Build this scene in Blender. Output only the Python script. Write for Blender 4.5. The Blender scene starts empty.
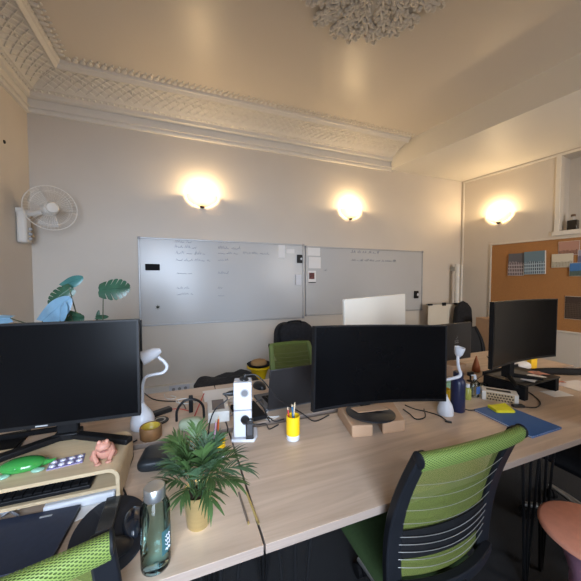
import bpy, bmesh, math, random
from mathutils import Vector, Matrix, noise
random.seed(7)
PI = math.pi
S = bpy.context.scene
COL = S.collection
R = math.radians

# ------------------------------------------------------------------ camera
FP = 289.0
CZ = 1.45
YAW = R(20.8)
PITCH = math.atan((290.5-279)/FP)
FW = Vector((math.sin(YAW)*math.cos(PITCH), math.cos(YAW)*math.cos(PITCH), -math.sin(PITCH)))
RT = Vector((math.cos(YAW), -math.sin(YAW), 0))
UP = RT.cross(FW)
CAMP = Vector((0, 0, CZ))
cam = bpy.data.cameras.new('camera')
camo = bpy.data.objects.new('camera', cam)
COL.objects.link(camo)
camo.matrix_world = Matrix(((RT.x, UP.x, -FW.x, 0), (RT.y, UP.y, -FW.y, 0), (RT.z, UP.z, -FW.z, CZ), (0, 0, 0, 1)))
cam.sensor_width = 36
cam.lens = FP/581*36
cam.clip_start = 0.02
S.camera = camo
# ------------------------------------------------------------------ world, light, exposure
S.view_settings.view_transform = 'Standard'
S.view_settings.look = 'None'
S.view_settings.gamma = 1
S.view_settings.use_curve_mapping = False
S.view_settings.exposure = 0.1
W = bpy.data.worlds.new('overcast_sky')
S.world = W
W.use_nodes = True
W.node_tree.nodes['Background'].inputs[0].default_value = (0.55, 0.72, 1.0, 1)
W.node_tree.nodes['Background'].inputs[1].default_value = 1.0


def area_light(name, loc, target, sx, sy, energy, col, spread=95):
    l = bpy.data.lights.new(name, 'AREA')
    l.shape = 'RECTANGLE'
    l.size = sx
    l.size_y = sy
    l.energy = energy
    l.color = col
    l.spread = R(spread)
    o = bpy.data.objects.new(name, l)
    COL.objects.link(o)
    o.location = loc
    o.rotation_euler = (Vector(target)-Vector(loc)).to_track_quat('-Z', 'Y').to_euler()
    return o


WIN_E = 48.0
SCONCE_E = 270.0
area_light('unseen_window_light', (-0.35, -1.24, 1.4), (-0.15, 1.0, .75), 1.3, 1.9, WIN_E, (0.68, 0.81, 1.0), 85)
area_light('unseen_window_light', (3.0, -1.24, 1.6), (3.9, 2.0, 1.0), 1.0, 1.5, 34.0, (1.0, 0.95, 0.90), 120)  # fill light of the added window, lifts the right side of the room


# pixel (581 frame) -> point on the plane y=Y or z=Z, used to read positions off the photograph
def ray(u, v):
    return FW*FP+RT*(u-290.5)+UP*(290.5-v)


def at(u, v, Y):
    d = ray(u, v)
    return CAMP+d*(Y/d.y)


def on(u, v, Z=0.73):
    d = ray(u, v)
    return CAMP+d*((Z-CZ)/d.z)


# ------------------------------------------------------------------ materials
MC = {}


def nodes_of(m):
    m.use_nodes = True
    nt = m.node_tree
    return nt, nt.nodes, nt.links, nt.nodes['Principled BSDF']


def pm(name, col, rough=.5, metal=0, var=.06, scale=12, bump=0, bscale=150, stretch=None, coat=0, trans=0, ior=1.45, sss=0, spec=.5, emit=None, estr=0, alpha=1):
    if name in MC:
        return MC[name]
    m = bpy.data.materials.new(name)
    nt, N, L, b = nodes_of(m)
    tc = N.new('ShaderNodeTexCoord')
    mp = N.new('ShaderNodeMapping')
    L.new(tc.outputs['Object'], mp.inputs[0])
    if stretch:
        mp.inputs['Scale'].default_value = stretch
    nz = N.new('ShaderNodeTexNoise')
    nz.inputs['Scale'].default_value = scale
    nz.inputs['Detail'].default_value = 4
    L.new(mp.outputs[0], nz.inputs['Vector'])
    cr = N.new('ShaderNodeValToRGB')
    a = [max(0, c*(1-var)) for c in col]
    c = [min(1, c*(1+var)) for c in col]
    cr.color_ramp.elements[0].color = (*a, 1)
    cr.color_ramp.elements[1].color = (*c, 1)
    cr.color_ramp.elements[0].position = .3
    cr.color_ramp.elements[1].position = .7
    L.new(nz.outputs['Fac'], cr.inputs[0])
    L.new(cr.outputs[0], b.inputs['Base Color'])
    b.inputs['Roughness'].default_value = rough
    b.inputs['Metallic'].default_value = metal
    b.inputs['IOR'].default_value = ior
    b.inputs['Specular IOR Level'].default_value = spec
    b.inputs['Coat Weight'].default_value = coat
    b.inputs['Transmission Weight'].default_value = trans
    b.inputs['Alpha'].default_value = alpha
    if sss:
        b.inputs['Subsurface Weight'].default_value = sss
        b.inputs['Subsurface Radius'].default_value = (.02, .01, .005)
    if emit:
        b.inputs['Emission Color'].default_value = (*emit, 1)
        b.inputs['Emission Strength'].default_value = estr
    if bump:
        n2 = N.new('ShaderNodeTexNoise')
        n2.inputs['Scale'].default_value = bscale
        n2.inputs['Detail'].default_value = 3
        L.new(mp.outputs[0], n2.inputs['Vector'])
        bp = N.new('ShaderNodeBump')
        bp.inputs['Strength'].default_value = bump
        bp.inputs['Distance'].default_value = .01
        L.new(n2.outputs['Fac'], bp.inputs['Height'])
        L.new(bp.outputs[0], b.inputs['Normal'])
    MC[name] = m
    return m


def wood_mat(name, c1, c2, rough=.42, sx=1.0):
    m = bpy.data.materials.new(name)
    nt, N, L, b = nodes_of(m)
    tc = N.new('ShaderNodeTexCoord')
    mp = N.new('ShaderNodeMapping')
    mp.inputs['Scale'].default_value = (1.2*sx, 14, 14)
    L.new(tc.outputs['Object'], mp.inputs[0])
    n1 = N.new('ShaderNodeTexNoise')
    n1.inputs['Scale'].default_value = 1.3
    n1.inputs['Detail'].default_value = 8
    n1.inputs['Roughness'].default_value = .62
    n1.inputs['Distortion'].default_value = .8
    L.new(mp.outputs[0], n1.inputs['Vector'])
    cr = N.new('ShaderNodeValToRGB')
    cr.color_ramp.elements[0].color = (*c1, 1)
    cr.color_ramp.elements[1].color = (*c2, 1)
    cr.color_ramp.elements[0].position = .33
    cr.color_ramp.elements[1].position = .66
    L.new(n1.outputs['Fac'], cr.inputs[0])
    L.new(cr.outputs[0], b.inputs['Base Color'])
    b.inputs['Roughness'].default_value = rough
    bp = N.new('ShaderNodeBump')
    bp.inputs['Strength'].default_value = .08
    bp.inputs['Distance'].default_value = .004
    L.new(n1.outputs['Fac'], bp.inputs['Height'])
    L.new(bp.outputs[0], b.inputs['Normal'])
    return m


def lattice_mat(name, col, n=60, open_=.0, rough=.7, aspect=1.0):
    """knitted mesh cloth: diamond openings cut out of a coloured weave, driven by UV"""
    m = bpy.data.materials.new(name)
    nt, N, L, b = nodes_of(m)
    b.inputs['Base Color'].default_value = (*col, 1)
    b.inputs['Roughness'].default_value = rough
    uv = N.new('ShaderNodeTexCoord')
    sp = N.new('ShaderNodeSeparateXYZ')
    L.new(uv.outputs['UV'], sp.inputs[0])

    def mth(op, a, bb):
        x = N.new('ShaderNodeMath')
        x.operation = op
        for i, q in enumerate((a, bb)):
            if q is None:
                continue
            if isinstance(q, (int, float)):
                x.inputs[i].default_value = q
            else:
                L.new(q, x.inputs[i])
        return x.outputs[0]
    u = mth('MULTIPLY', sp.outputs[0], n*PI)
    v = mth('MULTIPLY', sp.outputs[1], n*PI*aspect)
    s1 = mth('SINE', mth('ADD', u, v), None)
    s2 = mth('SINE', mth('SUBTRACT', u, v), None)
    pr = mth('ABSOLUTE', mth('MULTIPLY', s1, s2), None)
    hole = mth('GREATER_THAN', pr, open_)
    alpha = mth('SUBTRACT', 1.0, hole)
    L.new(alpha, b.inputs['Alpha'])
    return m


def picture_mat(name, sky, body, dark, split=.55, sc=14):
    """a small printed view: plain sky band, blocky buildings, dark foreground (all flat print)"""
    m = bpy.data.materials.new(name)
    nt, N, L, b = nodes_of(m)
    tc = N.new('ShaderNodeTexCoord')
    sp = N.new('ShaderNodeSeparateXYZ')
    L.new(tc.outputs['Generated'], sp.inputs[0])
    br = N.new('ShaderNodeTexBrick')
    br.inputs['Scale'].default_value = sc
    br.inputs['Mortar Size'].default_value = .07
    br.offset = 0
    br.inputs['Brick Width'].default_value = .35
    br.inputs['Row Height'].default_value = .5
    br.inputs['Color1'].default_value = (*dark, 1)
    br.inputs['Color2'].default_value = (*[c_*1.8 for c_ in dark], 1)
    br.inputs['Mortar'].default_value = (*body, 1)
    mp = N.new('ShaderNodeMapping')
    mp.inputs['Rotation'].default_value = (PI/2, 0, 0)
    L.new(tc.outputs['Generated'], mp.inputs[0])
    L.new(mp.outputs[0], br.inputs['Vector'])
    nz = N.new('ShaderNodeTexNoise')
    nz.inputs['Scale'].default_value = 6
    L.new(tc.outputs['Generated'], nz.inputs['Vector'])
    ad = N.new('ShaderNodeMath')
    ad.operation = 'MULTIPLY_ADD'
    L.new(nz.outputs['Fac'], ad.inputs[0])
    ad.inputs[1].default_value = .35
    L.new(sp.outputs[2], ad.inputs[2])
    gt = N.new('ShaderNodeMath')
    gt.operation = 'GREATER_THAN'
    L.new(ad.outputs[0], gt.inputs[0])
    gt.inputs[1].default_value = split+.17
    mx = N.new('ShaderNodeMix')
    mx.data_type = 'RGBA'
    L.new(gt.outputs[0], mx.inputs['Factor'])
    L.new(br.outputs[0], mx.inputs[6])
    mx.inputs[7].default_value = (*sky, 1)
    L.new(mx.outputs[2], b.inputs['Base Color'])
    b.inputs['Roughness'].default_value = .5
    return m


def thin_glass(name, col, refl=.12):
    """clear thin glass: tinted see-through with a fresnel reflection, lets light and shadows through"""
    if name in MC:
        return MC[name]
    m = bpy.data.materials.new(name)
    m.use_nodes = True
    nt = m.node_tree
    N, L = nt.nodes, nt.links
    N.remove(N['Principled BSDF'])
    t = N.new('ShaderNodeBsdfTransparent')
    t.inputs[0].default_value = (*col, 1)
    g = N.new('ShaderNodeBsdfGlossy')
    g.inputs['Roughness'].default_value = .04
    f = N.new('ShaderNodeLayerWeight')
    f.inputs[0].default_value = refl
    mx = N.new('ShaderNodeMixShader')
    L.new(f.outputs['Fresnel'], mx.inputs[0])
    L.new(t.outputs[0], mx.inputs[1])
    L.new(g.outputs[0], mx.inputs[2])
    L.new(mx.outputs[0], N['Material Output'].inputs[0])
    MC[name] = m
    return m


wallpaint = pm('wall_paint', (.585, .53, .465), .6, var=.015, scale=3, bump=.05, bscale=60)
ceilpaint = pm('ceiling_paint', (.64, .575, .49), .38, var=.01, scale=2, bump=.03, bscale=14)
trimpaint = pm('plaster_paint', (.7, .66, .6), .45, var=.02, scale=20)
carpet = pm('dark_carpet', (.022, .022, .024), .95, var=.5, scale=260, bump=.5, bscale=400)
desk_m = wood_mat('pale_oak_laminate', (.46, .34, .25), (.62, .475, .36))
desk_edge = pm('laminate_edge', (.29, .225, .185), .5, var=.08, scale=4, stretch=(2, 20, 60))
ply_m = wood_mat('birch_plywood', (.56, .42, .25), (.68, .54, .35), .4)
cork_m = pm('cork', (.36, .17, .06), .9, var=.16, scale=130, bump=.2, bscale=200)
board_m = pm('whiteboard_enamel', (.47, .47, .47), .25, var=.01, scale=2)
alu = pm('brushed_aluminium', (.42, .42, .43), .5, .7, var=.05, scale=30)
black = pm('black_plastic', (.009, .009, .010), .42, var=.15, scale=30, spec=.25)
blackm = pm('black_matte', (.008, .008, .009), .75, var=.2, scale=40, spec=.2)
screen_m = pm('switched_off_screen', (.003, .003, .0035), .25, var=.1, scale=5, spec=.12)
bsteel = pm('black_steel', (.012, .012, .013), .35, .3, var=.1)
white_p = pm('white_plastic', (.60, .61, .65), .35, var=.02)
cream_p = pm('cream_plastic', (.70, .66, .60), .4, var=.02)
paper = pm('white_paper', (.76, .74, .72), .8, var=.02)
greenknit = lattice_mat('green_knit_mesh', (.17, .24, .05), 38, .50, aspect=.5)
greenback = lattice_mat('green_back_mesh', (.13, .155, .03), 110, .60, aspect=1.1)
greencloth = pm('green_cloth', (.022, .045, .010), .9, var=.1, scale=90, bump=.3, bscale=300)
chair_blk = pm('chair_black_frame', (.010, .011, .014), .5, var=.1, spec=.2)
silver = pm('silver_metal', (.45, .45, .44), .35, .8, var=.06)
navy = pm('navy_enamel', (.010, .014, .048), .35, var=.06)
brass = pm('brushed_brass', (.62, .50, .25), .32, .85, var=.06, scale=8, stretch=(1, 1, 12))
soil_m = pm('soil', (.05, .03, .02), .95, var=.5, scale=60, bump=.6, bscale=80)
palm_m = pm('palm_leaf', (.050, .095, .028), .45, var=.4, scale=14)
palm2_m = pm('palm_leaf_bluish', (.065, .12, .06), .4, var=.3, scale=14)
stem_m = pm('plant_stem', (.12, .2, .06), .5, var=.15)
monst_m = pm('monstera_leaf', (.03, .085, .05), .32, var=.25, scale=18)
monst_sheen = pm('monstera_daylight_sheen_leaf', (.20, .36, .50), .35, var=.2, scale=14)  # pale blue is reflected daylight put into the leaf colour
monst_t = pm('monstera_teal_leaf', (.05, .17, .16), .3, var=.2, scale=14)
yellow = pm('yellow_enamel', (.85, .52, .01), .4, var=.04)
kraft = pm('kraft_board', (.50, .32, .20), .75, var=.07, scale=6, bump=.1)
blackcloth = pm('black_cloth', (.012, .012, .015), .9, var=.4, scale=40, bump=.5, bscale=60)
glassm = thin_glass('clear_glass', (.93, .98, .97), .25)
waterm = thin_glass('water', (.84, .96, .96), .2)


# ------------------------------------------------------------------ mesh helpers
class MB:
    def __init__(s):
        s.v = []
        s.f = []
        s.m = []
        s.mi = 0
        s.uv = {}

    def add(s, vs, fs, M=None):
        o = len(s.v)
        for p in vs:
            p = Vector(p)
            s.v.append(M @ p if M else p)
        for f in fs:
            s.f.append([o+i for i in f])
            s.m.append(s.mi)
        return s

    def box(s, c, d, rz=0, M=None):
        cx, cy, cz = c
        x, y, z = d[0]/2, d[1]/2, d[2]/2
        ca, sa = math.cos(rz), math.sin(rz)
        vs = []
        for k in (-z, z):
            for (a, b) in ((-x, -y), (x, -y), (x, y), (-x, y)):
                vs.append((cx+a*ca-b*sa, cy+a*sa+b*ca, cz+k))
        return s.add(vs, [(3, 2, 1, 0), (4, 5, 6, 7), (0, 1, 5, 4), (1, 2, 6, 5), (2, 3, 7, 6), (3, 0, 4, 7)], M)

    def lathe(s, prof, seg=24, c=(0, 0, 0), M=None, sx=1, sy=1, cap=True):
        vs = []
        for (r, z) in prof:
            for i in range(seg):
                a = 2*PI*i/seg
                vs.append((c[0]+r*math.cos(a)*sx, c[1]+r*math.sin(a)*sy, c[2]+z))
        fs = []
        n = len(prof)
        for j in range(n-1):
            for i in range(seg):
                k = (i+1) % seg
                fs.append((j*seg+i, j*seg+k, (j+1)*seg+k, (j+1)*seg+i))
        if cap:
            fs.append(tuple(range(seg-1, -1, -1)))
            fs.append(tuple((n-1)*seg+i for i in range(seg)))
        return s.add(vs, fs, M)

    def cyl(s, p0, p1, r0, r1=None, seg=12):
        return s.tube([p0, p1], [r0, r0 if r1 is None else r1], seg)

    def tube(s, pts, r, seg=8, closed=False, flat=1.0):
        pts = [Vector(p) for p in pts]
        n = len(pts)
        if not isinstance(r, (list, tuple)):
            r = [r]*n
        vs = []
        prev = None
        for i, p in enumerate(pts):
            a = pts[i-1] if i else (pts[-1] if closed else p)
            b = pts[i+1] if i < n-1 else (pts[0] if closed else p)
            t = (b-a)
            if t.length < 1e-9:
                t = Vector((0, 0, 1))
            t.normalize()
            if prev is None:
                ref = Vector((0, 0, 1)) if abs(t.z) < .9 else Vector((0, 1, 0))
                nx = t.cross(ref).normalized()
            else:
                nx = (prev-t*prev.dot(t))
                nx = nx.normalized() if nx.length > 1e-6 else t.orthogonal().normalized()
            prev = nx
            ny = t.cross(nx)
            for k in range(seg):
                an = 2*PI*k/seg
                vs.append(p+nx*(r[i]*math.cos(an))+ny*(r[i]*flat*math.sin(an)))
        fs = []
        for j in range(n-1 if not closed else n):
            jj = (j+1) % n
            for i in range(seg):
                k = (i+1) % seg
                fs.append((j*seg+i, j*seg+k, jj*seg+k, jj*seg+i))
        if not closed:
            fs.append(tuple(range(seg-1, -1, -1)))
            fs.append(tuple((n-1)*seg+i for i in range(seg)))
        return s.add(vs, fs)

    def prism(s, poly, z0, z1, M=None):
        n = len(poly)
        vs = [(x, y, z0) for x, y in poly]+[(x, y, z1) for x, y in poly]
        fs = [tuple(range(n-1, -1, -1)), tuple(range(n, 2*n))]
        for i in range(n):
            k = (i+1) % n
            fs.append((i, k, n+k, n+i))
        return s.add(vs, fs, M)

    def sheet(s, fn, nu, nv, th=0, M=None):
        """grid surface fn(u,v)->point, 0..1; th>0 gives it a thickness"""
        P = [[Vector(fn(i/nu, j/nv)) for j in range(nv+1)] for i in range(nu+1)]
        o = len(s.v)
        vs = [P[i][j] for i in range(nu+1) for j in range(nv+1)]
        fs = []
        idx = lambda i, j: i*(nv+1)+j
        for i in range(nu):
            for j in range(nv):
                fs.append((idx(i, j), idx(i+1, j), idx(i+1, j+1), idx(i, j+1)))
        if th:
            base = len(vs)
            for i in range(nu+1):
                for j in range(nv+1):
                    a = P[min(i+1, nu)][j]-P[max(i-1, 0)][j]
                    b = P[i][min(j+1, nv)]-P[i][max(j-1, 0)]
                    nn = a.cross(b)
                    nn = nn.normalized() if nn.length > 1e-12 else Vector((0, 0, 1))
                    vs.append(P[i][j]-nn*th)
            for i in range(nu):
                for j in range(nv):
                    fs.append(tuple(base+q for q in (idx(i, j), idx(i, j+1), idx(i+1, j+1), idx(i+1, j))))
            for i in range(nu):
                for j in (0, nv):
                    a, b = idx(i, j), idx(i+1, j)
                    fs.append((a, base+a, base+b, b) if j == 0 else (b, base+b, base+a, a))
            for j in range(nv):
                for i in (0, nu):
                    a, b = idx(i, j), idx(i, j+1)
                    fs.append((b, base+b, base+a, a) if i == 0 else (a, base+a, base+b, b))
        if not th:
            for i in range(nu):
                for j in range(nv):
                    fi = len(s.f)+i*nv+j
                    s.uv[fi] = [(i/nu, j/nv), ((i+1)/nu, j/nv), ((i+1)/nu, (j+1)/nv), (i/nu, (j+1)/nv)]
        return s.add(vs, fs, M)

    def blob(s, c, r, seg=10, ring=7, M=None):
        if not isinstance(r, (tuple, list)):
            r = (r, r, r)
        vs = [(c[0], c[1], c[2]-r[2])]
        for j in range(1, ring):
            ph = PI*j/ring
            for i in range(seg):
                a = 2*PI*i/seg
                vs.append((c[0]+r[0]*math.sin(ph)*math.cos(a), c[1]+r[1]*math.sin(ph)*math.sin(a), c[2]-r[2]*math.cos(ph)))
        vs.append((c[0], c[1], c[2]+r[2]))
        fs = []
        for i in range(seg):
            k = (i+1) % seg
            fs.append((0, 1+k, 1+i))
            for j in range(ring-2):
                fs.append((1+j*seg+i, 1+j*seg+k, 1+(j+1)*seg+k, 1+(j+1)*seg+i))
            fs.append((1+(ring-2)*seg+i, 1+(ring-2)*seg+k, len(vs)-1))
        return s.add(vs, fs, M)

    def build(s, name, mats, parent=None, loc=None, rz=0, bevel=0, smooth=38, sub=0, rot=None):
        me = bpy.data.meshes.new(name)
        me.from_pydata([tuple(p) for p in s.v], [], s.f)
        if not isinstance(mats, (list, tuple)):
            mats = [mats]
        for m in mats:
            me.materials.append(m)
        for p, mi in zip(me.polygons, s.m):
            p.material_index = mi
        if s.uv:
            ul = me.uv_layers.new(name='UVMap')
            for fi, co in s.uv.items():
                for li, c in zip(me.polygons[fi].loop_indices, co):
                    ul.data[li].uv = c
        me.update()
        if smooth:
            me.shade_smooth()
            me.set_sharp_from_angle(angle=R(smooth))
        o = bpy.data.objects.new(name, me)
        COL.objects.link(o)
        if parent:
            o.parent = parent
        if loc is not None:
            o.location = loc
        o.rotation_euler = rot if rot else (0, 0, rz)
        if bevel:
            b = o.modifiers.new('bevel', 'BEVEL')
            b.width = bevel
            b.segments = 2
            b.limit_method = 'ANGLE'
            b.angle_limit = R(40)
        if sub:
            q = o.modifiers.new('subd', 'SUBSURF')
            q.levels = q.render_levels = sub
        return o


def tag(o, label, cat, group=None):
    o['label'] = label
    o['category'] = cat
    if group:
        o['group'] = group
    return o


def thing(name, label, cat, loc=(0, 0, 0), rz=0, group=None, rot=None):
    o = bpy.data.objects.new(name, None)
    COL.objects.link(o)
    o.empty_display_size = .05
    o.location = loc
    o.rotation_euler = rot if rot else (0, 0, rz)
    return tag(o, label, cat, group)


def struct(name, mb, mat, parent=None, **k):
    o = mb.build(name, mat, parent, **k)
    if not parent:
        o['kind'] = 'structure'
    return o


def copy_tree(o, parent=None):
    c = o.copy()
    COL.objects.link(c)
    c.parent = parent
    for ch in list(o.children):
        copy_tree(ch, c)
    return c


def bez(pts, n=10):
    """smooth curve through points (Catmull-Rom)"""
    P = [Vector(p) for p in pts]
    P = [P[0]*2-P[1]]+P+[P[-1]*2-P[-2]]
    out = []
    for i in range(1, len(P)-2):
        for k in range(n):
            t = k/n
            a, b, c, d = P[i-1], P[i], P[i+1], P[i+2]
            out.append(.5*((2*b)+(c-a)*t+(2*a-5*b+4*c-d)*t*t+(3*b-a-3*c+d)*t*t*t))
    out.append(P[-2])
    return out


T = .73            # desk top height
YB = 3.6           # back wall
XL = -1.375        # left wall
CH = 3.40          # ceiling
LC = 3.09          # dropped ceiling at the right
P0 = Vector((4.466, YB, 0))
DW = Vector((.1352, -.9908, 0))      # along the right wall, towards the camera side
NW = Vector((.9908, .1352, 0))       # into the right wall
RZW = math.atan2(DW.y, DW.x)
YF = -1.35


def rw(s, z, off=0):
    p = P0+DW*s+NW*off
    return Vector((p.x, p.y, z))


def beamx(y):
    return 2.97-(y-YB)*.1365


# ------------------------------------------------------------------ room shell
struct('floor', MB().box((2, 1.1, -.05), (8, 6, .1)), carpet, smooth=0)
struct('wall_back', MB().box((1.6, YB+.06, 1.75), (6.6, .12, 3.6)), wallpaint, smooth=0)
struct('wall_left', MB().box((XL-.06, 1.1, 1.75), (.12, 5.1, 3.6)), wallpaint, smooth=0)
b = MB()
wx0, wx1, wz0, wz1 = -1.0, .35, .35, 2.45
b.box(((XL+wx0)/2-.05, YF-.06, 1.75), (wx0-XL+.1, .12, 3.6))
vx0, vx1 = 2.45, 3.55  # opening for the added right-hand window
b.box(((wx1+vx0)/2, YF-.06, 1.75), (vx0-wx1, .12, 3.6))
b.box(((vx1+5.6)/2, YF-.06, 1.75), (5.6-vx1, .12, 3.6))
b.box(((vx0+vx1)/2, YF-.06, wz0/2), (vx1-vx0, .12, wz0))
b.box(((vx0+vx1)/2, YF-.06, (wz1+3.55)/2), (vx1-vx0, .12, 3.55-wz1))
b.box(((wx0+wx1)/2, YF-.06, wz0/2), (wx1-wx0, .12, wz0))
b.box(((wx0+wx1)/2, YF-.06, (wz1+3.55)/2), (wx1-wx0, .12, 3.55-wz1))
struct('wall_front', b, wallpaint, smooth=0)
pane_m = None


def window(name, a, c):
    b = MB()
    for x in (a+.025, c-.025, (a+c)/2):
        b.box((x, YF-.06, (wz0+wz1)/2), (.05, .06, wz1-wz0))
    for z in (wz0+.025, wz1-.025, wz0+1.1):
        b.box(((a+c)/2, YF-.06, z), (c-a-.1, .055, .05))
    wf = struct(name, b, trimpaint)
    MB().box(((a+c)/2, YF-.06, (wz0+wz1)/2), (c-a-.1, .006, wz1-wz0-.1)).build('window_pane', thin_glass('window_glass', (1, 1, 1)), wf, smooth=0)


window('window_1', wx0, wx1)
window('added_window_2', vx0, vx1)  # added window behind the camera, put in to brighten the right side
# main ceiling, and the step down to the lower ceiling at the right (both one slab of plaster)
b = MB()
b.box((2, 1.1, CH+.06), (7.4, 5.2, .12))
struct('ceiling', b, ceilpaint, smooth=0)
b = MB()
ya, yb_ = YB+.0, YF
b.prism([(beamx(ya), ya), (beamx(yb_), yb_), (5.5, yb_), (5.5, ya)][::-1], LC, CH+.005)
struct('trim_1', b, pm('step_paint', (.70, .67, .62), .5, var=.01, scale=2), smooth=0)
# right wall with a niche
b = MB()


def wbox(b, s0, s1, z0, z1, o0, o1):
    b.box(((s0+s1)/2, (o0+o1)/2, (z0+z1)/2), (s1-s0, o1-o0, z1-z0))


n0, n1, nz0, nz1 = 1.30, 2.25, 2.075, 3.045
wbox(b, -.3, n0, 0, CH, 0, .3)
wbox(b, n1, 5.4, 0, CH, 0, .3)
wbox(b, n0, n1, 0, nz0, 0, .3)
wbox(b, n0, n1, nz1, CH, 0, .3)
wbox(b, n0, n1, nz0, nz1, .26, .3)
struct('wall_right', b, wallpaint, loc=(P0.x, P0.y, 0), rz=RZW, smooth=0)
b = MB()     # thin moulding framing the wall panel, and the casing round the niche
wbox(b, .03, 5.0, 3.05, 3.075, -.012, 0)
wbox(b, .03, .052, 0.1, 3.05, -.012, 0)
wbox(b, n0-.05, n0, nz0, 3.05, -.018, 0)
wbox(b, n0-.07, n1+.07, nz0-.055, nz0, -.03, 0)
wbox(b, n0, n1, nz1-.0, 3.05, -.018, 0)
struct('trim_2', b, trimpaint, loc=(P0.x, P0.y, 0), rz=RZW, bevel=.004)

# ------------------------------------------------------------------ cornice
PROF = [(0, 3.065), (.022, 3.068), (.026, 3.085), (.016, 3.092), (.016, 3.108), (.034, 3.114), (.034, 3.128), (.012, 3.134), (.012, 3.20),
        (.03, 3.205), (.045, 3.218), (.045, 3.255), (.065, 3.268), (.085, 3.27), (.10, 3.288), (.15, 3.318), (.21, 3.338), (.27, 3.350), (.33, 3.356),
        (.335, 3.346), (.352, 3.340), (.365, 3.350), (.375, 3.366), (.39, 3.372), (.40, 3.395), (.40, 3.405)]


def cornice(name, L, fn, end_off):
    """fn(s,d,z)->world ; s along the wall 0..L; s start is mitred by d"""
    b = MB()
    vs = []
    for (d, z) in PROF:
        vs.append(fn(d, d, z))
        vs.append(fn(L, d, z))
    fs = [(2*i, 2*i+1, 2*i+3, 2*i+2) for i in range(len(PROF)-1)]
    b.add(vs, fs)
    # lattice of crossed ribs in the cove
    cove = PROF[14:19]

    def cv(t):
        t = t*(len(cove)-1)
        i = min(int(t), len(cove)-2)
        q = t-i
        return (cove[i][0]*(1-q)+cove[i+1][0]*q, cove[i][1]*(1-q)+cove[i+1][1]*q)
    pitch = .085
    n = int(L/pitch)
    for i in range(-3, n):
        for sg in (1, -1):
            pts = []
            for k in range(7):
                t = k/6
                d, z = cv(t)
                s = i*pitch+(t if sg > 0 else 1-t)*.26
                if s < d or s > L:
                    continue
                pts.append(fn(s, d, z-.003))
            if len(pts) > 1:
                b.tube(pts, .0065, 4)
        for t in (.17, .5, .83):
            d, z = cv(t)
            s = i*pitch+.13+(.0425 if t == .5 else 0)
            if d < s < L:
                b.blob(fn(s, d, z-.004), .012, 5, 4)
    # leaf rows under and on the ceiling
    pitch = .055
    for i in range(int(L/pitch)):
        s = i*pitch+.03
        if s < .5:
            s0 = .46
        for (d, z, rr) in ((.43, CH-.004, (.020, .034, .014)), (.475, CH-.002, (.011, .016, .01))):
            if s < d:
                continue
            s2 = s+(.0 if d < .45 else .02)
            c = fn(s2, d, z)
            e = fn(s2, d+.01, z)-c
            a = math.atan2(e.y, e.x)-PI/2
            M = Matrix.Translation(c) @ Matrix.Rotation(a, 4, 'Z')
            b.blob((0, 0, 0), rr, 6, 4, M)
            if d < .45:
                b.blob((.018, -.012, 0), (.012, .02, .011), 5, 4, M)
        if s > .39:
            b.blob(fn(s, .385, 3.385), .014, 5, 4)
        # egg and bead row at the foot of the cove
        if s > .06:
            b.blob(fn(s, .058, 3.262), (.017, .017, .01), 5, 4)
    return struct(name, b, trimpaint, smooth=30)


cornice('trim_3', 4.36, lambda s, d, z: Vector((XL+s, YB-d, z)), 0)
cornice('trim_4', 4.9, lambda s, d, z: Vector((XL+d, YB-s, z)), 0)

# ------------------------------------------------------------------ ceiling rose
rose = thing('ceiling_rose', 'ornate plaster ceiling rose of curled leaves on the ceiling', 'ceiling ornament', (1.23, 1.60, CH))
b = MB()
b.lathe([(.43, 0), (.43, -.006), (.40, -.012), (.2, -.016), (.0, -.018)], 40, cap=False)
b.build('backing_disc', trimpaint, rose)
b = MB()


def acanthus(b, x, y, a, L, w):
    M = Matrix.Translation((x, y, -.014)) @ Matrix.Rotation(a, 4, 'Z')
    for k, (t, sp, sz) in enumerate(((.15, .25, .55), (.4, .5, .6), (.68, .42, .5))):
        for sg in (-1, 1):
            M2 = M @ Matrix.Translation((t*L, sg*sp*w*.55, -.006)) @ Matrix.Rotation(sg*.8, 4, 'Z')
            b.blob((0, 0, 0), (L*.22*sz*1.6, w*.16, .014), 6, 5, M2)
            b.blob((L*.16*sz*1.5, sg*.004, -.008), (w*.13, w*.13, .013), 5, 4, M2)
    b.blob((L*.5, 0, -.006), (L*.52, w*.11, .013), 7, 5, M)
    b.tube([M @ Vector((L*(1+.1*math.cos(q)), L*.1*math.sin(q)*1.2, -.012-.004*math.cos(q))) for q in [k*.9-2.4 for k in range(6)]], .010, 5)


for (r0, n, L, w, ph) in ((.05, 8, .10, .09, 0), (.12, 10, .13, .10, .3), (.20, 14, .14, .12, 0), (.30, 16, .14, .13, .2), (.385, 18, .125, .14, 0.05)):
    for i in range(n):
        a = 2*PI*(i+ph)/n
        acanthus(b, r0*math.cos(a), r0*math.sin(a), a+random.uniform(-.35, .35), L*random.uniform(.9, 1.1), w)
b.build('plaster_leaves', trimpaint, rose, smooth=60)

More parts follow.
